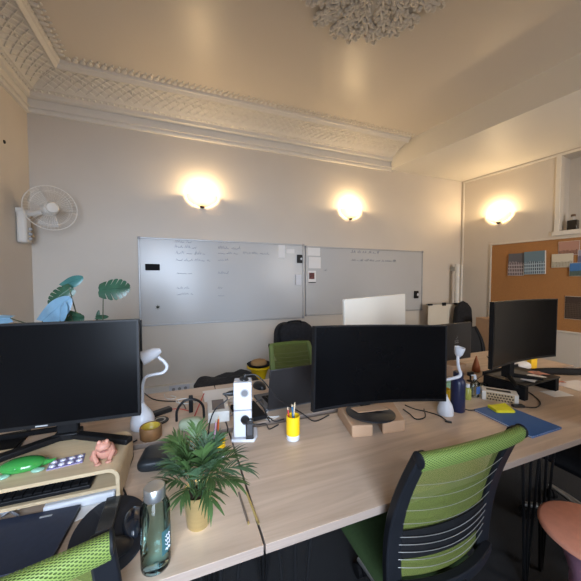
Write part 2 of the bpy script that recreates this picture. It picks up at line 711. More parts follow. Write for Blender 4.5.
# ------------------------------------------------------------------ wall lamps
shade_m = bpy.data.materials.new('frosted_glass_bowl')
nt, N, L_, bs = nodes_of(shade_m)
tr = N.new('ShaderNodeBsdfTranslucent')
tr.inputs[0].default_value = (.30, .26, .20, 1)
tp = N.new('ShaderNodeBsdfTransparent')
mx = N.new('ShaderNodeMixShader')
mx.inputs[0].default_value = .06
mx2 = N.new('ShaderNodeMixShader')
mx2.inputs[0].default_value = .45
bs.inputs['Base Color'].default_value = (.6, .55, .48, 1)
bs.inputs['Roughness'].default_value = .25
L_.new(tr.outputs[0], mx.inputs[1])
L_.new(tp.outputs[0], mx.inputs[2])
L_.new(mx.outputs[0], mx2.inputs[1])
L_.new(bs.outputs[0], mx2.inputs[2])
L_.new(mx2.outputs[0], N['Material Output'].inputs[0])
bulb_m = pm('lit_bulb', (1, .9, .7), .4, var=0, emit=(1, .72, .39), estr=SCONCE_E)


def sconce(loc, rz, label):
    """local: x along the wall, -y into the room; origin at the wall under the bowl's rim"""
    t = thing('wall_lamp', label, 'lamp', loc, rz, 'half bowl wall lamps')
    b = MB()

    def bowl(u, v):
        a = PI*u
        ph = v*PI/2
        r = math.cos(ph)
        return (-.175*math.cos(a)*r, -.012-.13*math.sin(a)*r, -.13*math.sin(ph)-.0)
    b.sheet(bowl, 20, 8)
    b.build('glass_bowl', shade_m, t)
    b = MB()
    b.lathe([(.0, -.150), (.016, -.147), (.028, -.137), (.024, -.128), (.005, -.124)], 14, (0, -.022, 0), cap=False)
    b.build('bottom_cap', pm('aged_bronze', (.09, .06, .035), .4, .7), t)
    b = MB()
    b.box((0, -.006, -.06), (.06, .012, .12))
    b.cyl((0, -.01, -.08), (0, -.055, -.06), .007)
    b.cyl((0, -.055, -.075), (0, -.055, -.03), .014)
    b.build('bracket', silver, t)
    b = MB()
    b.blob((0, -.085, .026), (.034, .034, .048), 14, 10)
    b.build('bulb', bulb_m, t)
    return t


sconce((.25, YB, 2.43), 0, 'lit half bowl wall lamp above the wide left whiteboard')
sconce((2.28, YB, 2.44), 0, 'lit half bowl wall lamp above the right whiteboard')
p = rw(.584, 2.435)
sconce(p, RZW, 'lit half bowl wall lamp above the cork board')

sconce((1.5, YF, 2.43), PI, 'added unseen half bowl wall lamp on the wall behind the photographer')  # added behind the camera to warm the room light
sconce(rw(3.3, 2.435), RZW, 'added unseen half bowl wall lamp on the right wall past the niche')  # added out of view, more warm light for the right side

# ------------------------------------------------------------------ whiteboards
pen_m = pm('marker_ink', (.22, .24, .30), .7, var=.1)


def scribble(b, x, z, w, h, y, seed):
    rnd = random.Random(seed)
    px_ = x
    while px_ < x+w:
        ww = min(rnd.uniform(.05, .13), x+w-px_)
        if ww < .02:
            break
        n = max(3, int(ww/.009))
        pts = [(px_+ww*k/n, y, z+rnd.uniform(0, h)*(1 if k % 2 else .15)) for k in range(n+1)]
        b.tube(pts, .0034, 3)
        px_ += ww+rnd.uniform(.015, .03)


def whiteboard(x0, x1, z0, z1, label, rows, seed):
    t = thing('whiteboard', label, 'whiteboard', ((x0+x1)/2, YB, z0), 0)
    w, h = x1-x0, z1-z0
    MB().box((0, -.010, h/2), (w-.02, .012, h-.02)).build('writing_surface', board_m, t, smooth=0)
    b = MB()
    for z in (0.008, h-.008):
        b.box((0, -.013, z), (w, .024, .018))
    for x in (-w/2+.008, w/2-.008):
        b.box((x, -.013, h/2), (.018, .024, h-.036))
    b.build('frame', alu, t, bevel=.003)
    for (cx, cz) in ((-w/2+.01, .01), (w/2-.01, .01), (-w/2+.01, h-.01), (w/2-.01, h-.01)):
        b = MB()
        b.box((cx, -.015, cz), (.03, .029, .03))
        b.build('corner_cap', pm('grey_caps', (.3, .3, .31), .5), t, bevel=.004)
    for i, (x, z, ww, hh) in enumerate(rows):
        b = MB()
        scribble(b, x-(x0+x1)/2, z-z0, ww, hh*1.25, -.0165, seed+i)
        b.build('handwriting', pen_m, t, smooth=0)
    return t


def wl(u, v):
    p = at(u, v, YB)
    return p.x, p.z


rows = []
for (u0, v, u1, hh) in ((175, 243, 194, .04), (175, 248, 199, .035), (176, 254, 205, .04), (176, 261, 210, .03), (218, 243, 226, .03), (218, 249, 240, .035), (218, 254, 238, .025), (243, 254, 270, .025),
                        (218, 261, 228, .03), (177, 274, 192, .025), (218, 274, 231, .03), (177, 289, 190, .03), (177, 295, 193, .025), (218, 289, 222, .03), (218, 296, 224, .02)):
    x, z = wl(u0, v)
    x1, _ = wl(u1, v)
    rows.append((x, z, x1-x, hh))
whiteboard(-.432, 1.553, .922, 1.913, 'wide whiteboard with two columns of faint handwriting, left of the pair', rows, 10)
rows = []
for (u0, v, u1, hh) in ((350, 253, 378, .035), (350, 261, 395, .03), (323, 271, 326, .02)):
    x, z = wl(u0, v)
    x1, _ = wl(u1, v)
    rows.append((x, z, x1-x, hh))
whiteboard(1.578, 3.622, .95, 1.895, 'whiteboard behind the curved monitor, right of the pair', rows, 40)

magp = YB-.027


def flat_on_board(name, u0, v0, u1, v1, mat, label, cat, th=.003, off=.0, bevel=0):
    a = at(u0, v0, YB)
    c = at(u1, v1, YB)
    b = MB().box((0, 0, 0), (abs(c.x-a.x), th, abs(a.z-c.z)))
    o = b.build(name, mat, None, loc=((a.x+c.x)/2, YB-.0165-th/2-off, (a.z+c.z)/2), bevel=bevel)
    return tag(o, label, cat)


flat_on_board('board_eraser', 145.5, 264, 160, 270.5, blackm, 'black magnetic eraser at the left of the wide whiteboard', 'eraser', .03, bevel=.006)
p = at(158, 307, YB)
st = thing('star_magnet', 'small dark star magnet low on the left of the wide whiteboard', 'magnet', (p.x, YB-.0165, p.z))
b = MB()
pts = [((.030 if k % 2 == 0 else .012)*math.cos(PI/2+k*PI/6), (.030 if k % 2 == 0 else .012)*math.sin(PI/2+k*PI/6)) for k in range(12)]
b.prism(pts, 0, .008, Matrix.Rotation(PI/2, 4, 'X'))
b.build('star', pm('olive', (.10, .09, .02), .5), st)
MB().blob((0, -.011, 0), (.012, .004, .012)).build('centre', black, st)
flat_on_board('paper_note', 278, 245, 284.5, 258, paper, 'bright white note at the top right of the wide whiteboard', 'note')
flat_on_board('paper_note', 286, 249, 294, 253.5, paper, 'small white strip beside the bright note on the wide whiteboard', 'note')
m = thing('black_magnet_clip', 'black square clip magnet with white dot at the right edge of the wide whiteboard', 'magnet', at(299, 259, YB)+Vector((0, -.0165, 0)))
MB().box((0, -.01, 0), (.075, .02, .11)).build('clip_body', black, m, bevel=.006)
MB().blob((.018, -.021, .0), (.014, .003, .016)).build('white_dot', white_p, m)
flat_on_board('white_holder', 295, 274.5, 300.5, 285, white_p, 'small white plastic holder under the black clip on the wide whiteboard', 'holder', .02, bevel=.004)
flat_on_board('paper_note', 307, 247, 319.5, 256, paper, 'topmost white sheet at the left end of the right whiteboard', 'note', .002)
flat_on_board('paper_note', 308, 257, 320, 268.5, paper, 'plain white sheet under the topmost one on the right whiteboard', 'note', .002, .003)
m = thing('photo_card', 'small card with a red and black portrait photo at the left of the right whiteboard', 'card', at(311.5, 277, YB)+Vector((0, -.0165, 0)))
MB().box((0, -.0015, 0), (.115, .003, .17)).build('card', paper, m)
MB().box((-.005, -.0035, .015), (.08, .002, .085)).build('photo', pm('portrait_red', (.10, .02, .02), .5, var=.9, scale=25), m)
MB().box((0, -.0035, -.075), (.11, .003, .014)).build('bottom_strip', black, m)
m = thing('black_magnet_clip', 'black clip magnet with white dot near the right end of the right whiteboard', 'magnet', at(415, 294.5, YB)+Vector((0, -.0165, 0)))
MB().box((0, -.01, 0), (.085, .02, .12)).build('clip_body', black, m, bevel=.006)
MB().blob((.022, -.021, .0), (.018, .003, .022)).build('white_dot', white_p, m)

# wall switch/screw hole on the left wall
o = MB().lathe([(.0, .008), (.013, .007), (.016, 0)][::-1], 12, cap=False).build('wall_hook', black, None, loc=(XL, 3.18, 2.606), rot=(0, PI/2, 0))
tag(o, 'small black round fixing high on the left wall', 'hook')

# ------------------------------------------------------------------ wall fan
fan = thing('wall_fan', 'white wall mounted fan with a round wire grille in the corner', 'fan', (XL, 3.36, 1.93))
b = MB()
b.box((.04, 0, 0), (.075, .11, .30))
b.build('control_column', cream_p, fan, bevel=.02)
b = MB()
for k in range(3):
    b.cyl((.08, -.0, -.02-.045*k), (.10, 0, -.02-.045*k), .016, .013, 12)
b.build('knobs', pm('grey_knob', (.4, .4, .4), .5), fan)
b = MB()
b.box((.03, .0, .14), (.055, .10, .04))
b.tube([(.04, 0, .12), (.13, -.02, .12), (.19, -.03, .14)], [.030, .026, .022], 12)
b.build('arm', cream_p, fan)
ax = Vector((.42, -.85, -.10)).normalized()
fc = Vector((.27, -.07, .17))
q = ax.to_track_quat('Z', 'Y').to_matrix().to_4x4()
MM = Matrix.Translation(fc) @ q
b = MB()
b.lathe([(.02, -.16), (.05, -.15), (.065, -.12), (.065, -.05), (.05, -.03)], 20, M=MM)
b.build('motor', cream_p, fan)
b = MB()
b.lathe([(.045, .065), (.05, .075), (.042, .09), (.0, .095)], 20, M=MM)
for k in range(44):
    a = 2*PI*k/44
    ca, sa = math.cos(a), math.sin(a)
    for sg in (1, -1):
        b.tube([MM @ Vector((r*ca, r*sa, sg*z)) for r, z in ((.045, .07 if sg > 0 else .035), (.11, .06), (.17, .035), (.196, 0))], .0009, 3)
for r, z, w in ((.197, 0, .0045), (.15, .052, .0016), (.15, -.052, .0016)):
    b.tube([MM @ Vector((r*math.cos(2*PI*k/48), r*math.sin(2*PI*k/48), z)) for k in range(48)], w, 5, closed=True)
b.build('wire_grille', cream_p, fan)
for k in range(3):
    b = MB()
    a0 = 2*PI*k/3+.4

    def bl(u, v, a0=a0):
        r = .03+.14*u
        a = a0+(v-.5)*(1.25-.35*u)
        return MM @ Vector((r*math.cos(a), r*math.sin(a), .02*math.sin((v-.5)*2.2)))
    b.sheet(bl, 8, 6, .002)
    b.build('blade', pm('clear_blade', (.75, .78, .76), .25, alpha=.12, var=.01), fan)
MB().lathe([(.0, .03), (.028, .02), (.03, -.03)][::-1], 16, M=MM).build('hub', cream_p, fan)

# ------------------------------------------------------------------ sockets, trunking
b = MB()
tr5 = thing('socket_trunking', 'white cable trunking low on the back wall with sockets', 'cable trunking', (-.45, YB, .13))
b.box((0, -.025, .05), (1.8, .05, .10))
b.build('channel', cream_p, tr5, bevel=.004)
for x in (.42, ):
    b = MB()
    b.box((x, -.053, .05), (.22, .01, .085))
    sk = b.build('socket_plate', white_p, tr5, bevel=.003)
    b = MB()
    for k in (-.065, 0, .065):
        b.cyl((x+k, -.0575, .05), (x+k, -.060, .05), .018, .018, 14)
    b.build('socket_holes', pm('socket_grey', (.25, .25, .26), .5), sk)
MB().box((.62, -.055, .05), (.08, .012, .08)).build('data_socket', pm('socket_grey2', (.4, .42, .46), .4), tr5, bevel=.003)

# ------------------------------------------------------------------ cork board with pictures
cb = thing('cork_board', 'large brown cork pin board with pale frame on the right wall', 'pin board', rw(.478, .755), RZW)
cw, chh = 1.6, 1.24
MB().box((cw/2, -.008, chh/2), (cw-.03, .012, chh-.03)).build('cork_panel', cork_m, cb, smooth=0)
b = MB()
fr_m = pm('pale_frame', (.62, .57, .50), .5)
for z in (.012, chh-.012):
    b.box((cw/2, -.011, z), (cw, .022, .024))
for x in (.012, cw-.012):
    b.box((x, -.011, chh/2), (.024, .022, chh-.048))
b.build('frame', fr_m, cb, bevel=.003)


def pin(name, s, z, w, h, th, mat, label, tilt=0, off=.0):
    t = thing(name, label, 'picture', rw(s, z, -.014-off), RZW)
    MB().box((0, -th/2, 0), (w, th, h)).build('backing_board', pm('picture_edge', (.7, .68, .64), .6), t, rot=(0, tilt, 0))
    MB().box((0, -th-.001, 0), (w-.006 if 'card' in name else w, .002, h-.006 if 'card' in name else h)).build('print', mat, t, rot=(0, tilt, 0))
    return t


def rs(u, v, off=0):
    d = ray(u, v)
    p0 = rw(0, 0, -off)
    t = ((p0-CAMP).dot(NW))/d.dot(NW)
    q = CAMP+d*t
    return (q-P0).dot(DW), q.z


def pinpx(name, u0, v0, u1, v1, th, mat, label, tilt=0, off=0):
    s0, z0 = rs(u0, v0, .02)
    s1, z1 = rs(u1, v1, .02)
    return pin(name, (s0+s1)/2, (z0+z1)/2, abs(s1-s0), abs(z0-z1), th, mat, label, tilt, off)


pinpx('canvas_print', 509, 254, 524, 275.5, .02, picture_mat('print_old_town', (.10, .10, .12), (.42, .38, .40), (.05, .03, .04), .62, 3.2), 'small canvas print of dark old town facades, leftmost on the cork board', .02)
pinpx('canvas_print', 525.5, 252, 545.5, 274, .035, picture_mat('print_blue_harbour', (.12, .20, .26), (.36, .47, .55), (.03, .05, .08), .55, 3.4), 'thick canvas print of a blue grey street of houses on the cork board', -.02, .002)
pinpx('picture_card', 558.5, 242, 579.5, 254.5, .004, picture_mat('print_pink_ship', (.42, .23, .18), (.34, .18, .14), (.08, .04, .03), .35, 5), 'pinkish postcard with a dark ship at the top of the cork board', .0, .001)
pinpx('picture_card', 552, 254.5, 573, 267, .004, picture_mat('print_sketch', (.60, .55, .44), (.50, .46, .37), (.20, .18, .14), .45, 5), 'cream postcard with a landscape sketch on the cork board', .0, .008)
pinpx('picture_card', 578, 250, 592, 264, .004, picture_mat('print_violet', (.28, .28, .38), (.2, .2, .3), (.05, .05, .1), .6, 5), 'violet grey postcard cut by the right edge of the photo', .0, .004)
pinpx('picture_card', 570, 263, 592, 276, .004, picture_mat('print_blue_sky', (.05, .17, .42), (.10, .15, .14), (.03, .05, .04), .4, 6), 'bright blue sky postcard at the right of the cork board', .0, .014)
pinpx('picture_card', 565, 296, 592, 321, .004, picture_mat('print_night', (.05, .03, .025), (.10, .07, .05), (.02, .012, .01), .7, 6), 'dark brown night photograph with pale border low on the cork board', .0, .001)

# bottle in the niche
nb = thing('niche_bottle', 'small black square bottle standing in the wall niche', 'bottle', rw(1.41, nz0, .07), RZW)
b = MB()
b.box((0, 0, .065), (.10, .08, .13))
b.build('bottle_body', pm('black_glass', (.01, .008, .008), .12, coat=.5), nb, bevel=.008)
MB().lathe([(.02, .13), (.016, .14), (.016, .165), (.02, .165), (.02, .175)], 14).build('neck', pm('pale_neck', (.5, .48, .45), .3), nb)
MB().lathe([(.024, .175), (.024, .20), (.02, .205)], 14).build('stopper', pm('stopper', (.10, .06, .04), .5), nb)

# ------------------------------------------------------------------ desks
def desk(name, x0, x1, y0, y1, label, legs):
    t = thing(name, label, 'desk', ((x0+x1)/2, (y0+y1)/2, 0), 0, None)
    w, d = x1-x0, y1-y0
    b = MB()
    b.box((0, 0, T-.0135), (w, d, .027))
    # top faces take the grain, sides the edging
    o = b.build('desktop', [desk_m, desk_edge], t, smooth=0, bevel=.0015)
    for i, p in enumerate(o.data.polygons):
        p.material_index = 0 if abs(p.normal.z) > .5 else 1
    for (lx, ly, sg) in legs:
        b = MB()
        gx, gy = lx-(x0+x1)/2, ly-(y0+y1)/2
        z = T-.027
        b.box((gx, gy, z-.003), (.16, .10, .006))
        for k, (ax_, ay) in enumerate(((-.065, 0), (0, .0), (.065, 0))):
            b.tube([(gx+ax_, gy+ay, z), (gx+ax_*.12, gy+ay+.01*sg, .012), ], .006, 8)
        b.tube([(gx-.009, gy+.01*sg, .008), (gx+.009, gy+.01*sg, .008)], .008, 8)
        b.build('hairpin_leg', bsteel, t)
    return t


YD0, YD1, YE0, YE1 = .73, 1.345, 1.385, 1.985
desk('desk', -1.33, .200, YD0, YD1, 'pale oak desk in the near row holding the plywood riser and palm', [(-1.2, .85, 1), (-1.2, 1.26, -1), (.10, .85, 1), (.10, 1.26, -1)])
desk('desk', .206, 3.05, YD0, YD1, 'long pale oak desk in the near row under the curved monitor and blue folder', [(.34, .85, 1), (.34, 1.26, -1), (1.50, .82, 1), (1.655, .84, 1), (1.5, 1.26, -1), (2.9, .8, 1), (2.9, 1.26, -1)])
desk('desk', -1.33, .200, YE0, YE1, 'pale oak desk in the far row holding the left gooseneck lamp', [(-1.2, 1.5, 1), (-1.2, 1.9, -1), (.1, 1.5, 1), (.1, 1.9, -1)])
desk('desk', .206, 1.63, YE0, YE1, 'pale oak desk in the far row holding the open black laptop', [(.32, 1.5, 1), (.32, 1.9, -1), (1.5, 1.5, 1), (1.5, 1.9, -1)])
desk('desk', 1.633, 3.05, YE0, YE1, 'pale oak desk in the far row at the right', [(1.75, 1.5, 1), (1.75, 1.9, -1), (2.9, 1.5, 1), (2.9, 1.9, -1)])

# ------------------------------------------------------------------ monitors


def monitor(name, label, c, rz, w, h, curve=0, tilt=0, logo=False, back=False, body=None, th=.022, bezel=.008):
    """c = centre of the screen face; local x along the screen, -y towards the viewer"""
    t = thing(name, label, 'monitor', c, 0, rot=(tilt, 0, rz))
    body = body or black

    def yy(x):
        return -curve*(2*x/w)**2
    nu = 24 if curve else 1
    b = MB()
    b.sheet(lambda u, v: ((.5-u)*w, yy((.5-u)*w), (v-.5)*h), nu, 1, -th)
    b.build('housing', body, t, smooth=30)
    b = MB()
    ww, hh = w-2*bezel, h-2.4*bezel
    b.sheet(lambda u, v: ((.5-u)*ww, yy((.5-u)*ww)-.0012, (v-.5)*hh+bezel*.4), nu, 1, -.001)
    b.build('screen', screen_m, t, smooth=30)
    b = MB()
    b.box((0, th+.022, -.01), (w*.5, .05, h*.5))
    b.build('back_bulge', body, t, bevel=.02)
    if logo:
        MB().box((0, yy(0)-.002, -h/2+bezel*.9), (.035, .002, .0035)).build('logo_bar', pm('logo_grey', (.45, .45, .45), .4), t)
    return t


def mcenter(l, r, z):
    return Vector(((l[0]+r[0])/2, (l[1]+r[1])/2, z)), math.atan2(r[1]-l[1], r[0]-l[0])


RT_ = .842  # riser top
# near left monitor
MLy0, MLy1 = 1.225, 1.195
c, rz = mcenter((-.765, 1.245), (-.150, 1.205), 1.117)
ml = monitor('monitor', 'large black monitor with a V foot on the plywood riser, at the left', c, rz, .617, .365, 0, logo=True)
b = MB()
b.box((.04, .10, -.17), (.07, .03, .20))
b.box((.04, .06, -.06), (.08, .10, .08))
b.build('stand_neck', blackm, ml, bevel=.006)
zf = RT_-c.z
b = MB()
ax0 = Vector((.04, .10, zf+.014))
for e in ((.275, -.02), (-.24, -.10)):
    d = Vector((e[0], e[1], zf+.010))
    dd = (d-ax0)
    L = dd.length
    M = Matrix.Translation((ax0+d)/2) @ Matrix.Rotation(math.atan2(dd.y, dd.x), 4, 'Z')
    b.box((0, 0, 0), (L, .034, .020), M=M)
b.box((.04, .10, zf+.013), (.08, .06, .025))
b.build('v_foot', black, ml, bevel=.004)

# monitor of the facing desk, hidden behind it but for a strip
m2 = monitor('monitor', 'black monitor almost hidden behind the large left monitor', (-.50, 1.66, 1.06), PI, .62, .36)
b = MB()
b.box((0, .045, -.20), (.06, .02, .26))
b.box((.26, .10, T-1.06+.008), (.20, .20, .016))
b.box((.13, .06, T-1.06+.03), (.26, .02, .02))
b.build('stand', blackm, m2, bevel=.003)

# curved monitor on cardboard blocks
c = Vector((.865, 1.105, 1.052))
mc = monitor('curved_monitor', 'wide black curved monitor on cardboard blocks in the middle of the desk', c, R(-6.5), .675, .365, .045, tilt=R(-3))
mc.rotation_euler[1] = R(2.0)
b = MB()
b.tube([(.01, .10, -.02), (.01, .14, -.15), (.01, .145, T+.063-c.z)], [.028, .026, .026], 12)
b.box((.02, .06, -.02), (.09, .10, .09))
b.build('stand_neck', blackm, mc, bevel=.004)
b = MB()
b.lathe([(.118, 0), (.118, .006), (.112, .009), (0, .010)], 40, (.0, .075, T+.064-c.z), cap=False)
b.build('round_base', pm('base_black', (.018, .018, .02), .4), mc)
# cardboard blocks
def q2(*l):
    return tuple(on(u, v).to_2d() for u, v in l)


for (pts, lab) in (((q2((352, 438), (373, 436.5))+(Vector((.868, 1.30)), Vector((.765, 1.315)))), 'brown cardboard block under the left half of the monitor base'),
                   ((q2((382.5, 434.5), (405, 431.5))+(Vector((1.085, 1.28)), Vector((.965, 1.30)))), 'brown cardboard block under the right half of the monitor base')):
    cx = sum(p[0] for p in pts)/4
    cy = sum(p[1] for p in pts)/4
    o = MB().prism([(p[0]-cx, p[1]-cy) for p in pts], 0, .055).build('cardboard_block', kraft, None, loc=(cx, cy, T), bevel=.005)
    tag(o, lab, 'block')
q = Vector((.865, 1.175, T+.077))
o = MB().prism([(-.075, -.02), (.085, -.035), (.075, .035), (-.085, .035)], 0, .003).build('cardboard_piece', kraft, None, loc=q, rz=R(-3))
tag(o, 'flat cardboard piece lying on the round base of the curved monitor', 'cardboard')

# right monitor with its stand on the black tray shelf
c, rz = mcenter((1.60, 1.10), (2.30, 1.16), 1.138)
mr = monitor('monitor', 'black monitor above the paper tray, in front of the cork board', (1.905, 1.115, 1.140), R(4), .66, .37, .03)
b = MB()
b.box((.0, .07, -.10), (.05, .05, .40))
b.build('stand_neck', blackm, mr, bevel=.004)
b = MB()
for sx, sy in ((-.13, -.05), (.16, -.04)):
    b.tube([(0, .07, -.285), (sx, sy, -.304)], [.014, .010], 8)
b.build('foot', blackm, mr)

# white screen behind
c, rz = mcenter((.957, 1.55), (1.64, 1.75), 0)
L = .66
wm = thing('white_display', 'white backed flat display facing away, standing behind the curved monitor', 'monitor', (1.29, 1.67, T), R(12))
MB().box((0, 0, .40), (.62, .022, .40)).build('panel', pm('white_back', (.80, .75, .66), .45, var=.01), wm, bevel=.005, rot=(0, R(-1.8), 0))
b = MB()
b.box((0, .0, .115), (.16, .010, .21))
b.box((0, .0, .005), (.2, .17, .010))
b.build('stand', alu, wm, bevel=.003)

# black display in the far row with emblem on its back
c = at(425, 345, 1.72)
dm = thing('black_display', 'black screen with a small grey emblem on its back, behind the white lamp', 'monitor', (2.02, 1.74, T), R(3))
MB().box((0, 0, .20), (.60, .018, .31), M=Matrix.Translation((0, 0, 0))).build('panel', pm('dark_lid', (.022, .022, .024), .35), dm, bevel=.006)
b = MB()
b.tube([(.115+.022*math.cos(a), -.010, .205+.008*math.sin(a)) for a in [k*PI/8 for k in range(16)]], .0014, 4, closed=True)
b.tube([(.105, -.010, .225), (.125, -.010, .235), (.115, -.010, .250)], .0018, 4)
b.box((.115, -.010, .19), (.05, .001, .004))
b.build('emblem', pm('emblem_grey', (.22, .22, .22), .4), dm)
b = MB()
b.box((0, .02, .03), (.05, .02, .06))
b.box((0, .02, .004), (.26, .16, .008))
b.build('stand', blackm, dm, bevel=.003)

# ------------------------------------------------------------------ plywood riser and things on it
RX0, RX1, RY0, RY1 = -.86, -.192, 1.055, 1.30
RH = RT_-T
ri = thing('monitor_riser', 'curved birch plywood riser with a keyboard slot under the left monitor', 'monitor riser', ((RX0+RX1)/2, (RY0+RY1)/2, T), R(-1))
w, d = RX1-RX0, RY1-RY0


def bent(x0, x1, z0, z1, r, th, n=8):
    """outline of a bent sheet: legs down both sides, rounded top corners"""
    out, inn = [], []
    out.append((x0, z0))
    for k in range(n+1):
        a = PI-k*PI/2/n
        out.append((x0+r+r*math.cos(a), z1-r+r*math.sin(a)))
    for k in range(n+1):
        a = PI/2-k*PI/2/n
        out.append((x1-r+r*math.cos(a), z1-r+r*math.sin(a)))
    out.append((x1, z0))
    ri_ = r-th
    inn.append((x1-th, z0))
    for k in range(n+1):
        a = k*PI/2/n
        inn.append((x1-r+ri_*math.cos(a), z1-r+ri_*math.sin(a)))
    for k in range(n+1):
        a = PI/2+k*PI/2/n
        inn.append((x0+r+ri_*math.cos(a), z1-r+ri_*math.sin(a)))
    inn.append((x0+th, z0))
    return out, inn


out, inn = bent(-w/2, w/2, 0, RH, .035, .011)
b = MB()
n = len(out)
vs = []
inn_r = inn[::-1]
for y in (-d/2, d/2):
    vs += [(x, y, z) for x, z in out]+[(x, y, z) for x, z in inn_r]
fs = []
for i in range(n-1):
    fs.append((i, i+1, n+i+1, n+i))
    o2 = 2*n
    fs.append((o2+i, o2+n+i, o2+n+i+1, o2+i+1))
    fs.append((i, o2+i, o2+i+1, i+1))
    fs.append((n+i, n+i+1, o2+n+i+1, o2+n+i))
fs.append((0, n, 3*n, 2*n))
fs.append((n-1, 3*n-1, 4*n-1, 2*n-1)[::-1])
b.add(vs, fs)
b.build('bent_shell', ply_m, ri, smooth=40)
MB().box((0, 0, .047), (w-.022, d-.004, .010)).build('inner_shelf', ply_m, ri, smooth=0)

kb = thing('keyboard', 'black keyboard pushed into the upper slot of the plywood riser', 'keyboard', ((RX0+RX1)/2-.02, 1.13, T+.0525), R(-1))
MB().box((0, 0, .008), (.54, .13, .014)).build('keyboard_body', black, kb, bevel=.003)
b = MB()
for r_ in range(5):
    for k in range(22):
        b.box((-.252+k*.024, -.048+r_*.024, .017), (.020, .020, .006))
b.build('keys', blackm, kb, smooth=0)
wb = thing('white_tray_box', 'flat white box in the lower slot of the riser', 'box', (-.305, 1.15, T), R(0))
MB().box((0, 0, .016), (.19, .19, .028)).build('lid', pm('bluish_white', (.70, .72, .76), .5), wb, bevel=.006)
MB().box((0, 0, .0), (.18, .18, .004), M=Matrix.Translation((0, 0, .002))).build('bottom', black, wb)
b = MB()
rnd = random.Random(3)
for k in range(4):
    pts = [(-.52+rnd.uniform(-.07, .07), 1.11+rnd.uniform(-.04, .05), T+.006+rnd.uniform(0, .022)) for _ in range(6)]
    b.tube(bez(pts, 5), .0035, 5)
tag(b.build('coiled_cable', pm('grey_cable', (.30, .30, .32), .5)), 'tangled grey cables in the lower slot of the riser', 'cable')

# turtle
tp_ = Vector((-.480, 1.145, RT_))
tu = thing('toy_turtle', 'glossy green squeeze turtle toy on the riser', 'toy', tp_, R(-2))
gm = pm('green_gel', (.04, .28, .055), .12, coat=.6, sss=.1, bump=.1, bscale=60)
b = MB()
b.blob((0, 0, .016), (.062, .035, .021), 20, 12)
for k in range(16):
    a = k*2.4
    r = .014+.0022*k
    b.blob((r*math.cos(a), r*.6*math.sin(a), .032-.0008*k), (.009, .007, .005), 8, 5)
b.build('shell', gm, tu, smooth=70)
MB().blob((-.080, .004, .012), (.024, .014, .012), 12, 8).build('head', gm, tu, smooth=70)
MB().tube([(.055, 0, .012), (.075, .003, .012), (.088, .006, .016)], [.010, .006, .001], 8).build('tail', gm, tu, smooth=70)
for x, y in ((-.035, -.034), (.05, -.026), (-.04, .032), (.04, .03)):
    MB().blob((x, y, .005), (.019, .013, .005), 10, 6).build('flipper', pm('pale_green_gel', (.30, .55, .42), .2, coat=.5), tu, smooth=70)
# blister pack
bp_ = thing('blister_pack', 'purple and silver blister pack lying on the riser beside the turtle', 'blister pack', (-.362, 1.140, RT_), R(6))
MB().box((0, 0, .0015), (.095, .052, .003)).build('foil', pm('lilac_foil', (.30, .26, .46), .35, .3), bp_)
for i in range(4):
    for j in range(2):
        MB().blob((-.036+i*.024, -.012+j*.024, .003), (.0095, .008, .006), 10, 6).build('capsule', pm('silver_capsule', (.68, .68, .78), .2, .3), bp_, smooth=70)
# frog figure
fg = thing('frog_figure', 'pink clay frog figure sitting on the right of the riser', 'figurine', (-.252, 1.115, RT_), R(10))
fm_ = pm('pink_clay', (.56, .27, .20), .5, var=.08, scale=30, bump=.1, bscale=90)
b = MB()
b.blob((.006, .008, .026), (.029, .028, .027), 16, 10)
b.blob((.0, -.004, .048), (.023, .022, .017), 16, 10)
b.blob((-.011, -.008, .064), (.007, .007, .007), 8, 6)
b.blob((.011, -.010, .064), (.007, .007, .007), 8, 6)
for sg in (-1, 1):
    b.tube([(sg*.024, .005, .03), (sg*.027, -.010, .022), (sg*.016, -.026, .006)], [.009, .008, .007], 8)
    b.blob((sg*.015, -.030, .004), (.011, .009, .004), 8, 5)
    b.blob((sg*.028, .012, .010), (.013, .02, .011), 8, 6)
b.build('frog_body', fm_, fg, smooth=80)
MB().blob((.002, -.028, .040), (.012, .003, .003), 8, 5).build('mouth', pm('pink_dark', (.3, .11, .09), .5), fg)

# ------------------------------------------------------------------ near left desk: laptop, mouse mat, phone, mouse, bottle
lp = thing('laptop', 'closed dark blue grey laptop lying on the desk in front of the riser', 'laptop', (-.487, .962, T), R(-4))
MB().box((0, 0, .008), (.36, .20, .012)).build('base', black, lp, bevel=.003)
MB().box((0, 0, .0165), (.36, .20, .005)).build('lid', pm('slate_lid', (.035, .046, .080), .45, var=.08, scale=60), lp, bevel=.002)
MB().box((.10, .075, .0194), (.03, .006, .0008)).build('lid_logo', pm('logo_grey2', (.4, .42, .45), .4), lp)

b = MB()
b.lathe([(.135, 0), (.137, .002), (.133, .005), (0, .005)], 48, sx=.72, sy=1.08, cap=False)
o = b.build('mouse_mat', pm('mat_black', (.016, .019, .028), .7, var=.1), None, loc=(-.196, .925, T), rz=R(8))
tag(o, 'black oval mouse mat with wrist bump beside the glass bottle', 'mouse mat')
MB().blob((.0, -.075, .0095), (.058, .040, .009), 16, 8).build('wrist_rest', pm('gel_black', (.012, .013, .018), .4), o, smooth=70)
ms = thing('computer_mouse', 'glossy black mouse on the oval mat', 'mouse', (-.137, .925, T+.005), R(5))
b = MB()
b.sheet(lambda u, v: (.031*math.cos(2*PI*u)*math.cos(v*PI/2)*(1+.08*math.sin(2*PI*u)), .054*math.sin(2*PI*u)*math.cos(v*PI/2), .033*math.sin(v*PI/2)**.8), 24, 8)
b.build('mouse_shell', pm('mouse_black', (.015, .02, .03), .22, coat=.5), ms, smooth=80)
b = MB()
b.tube([(0, .030, .026), (0, .038, .021)], .004, 8)
b.build('wheel', pm('wheel_blue', (.10, .16, .22), .3), ms)
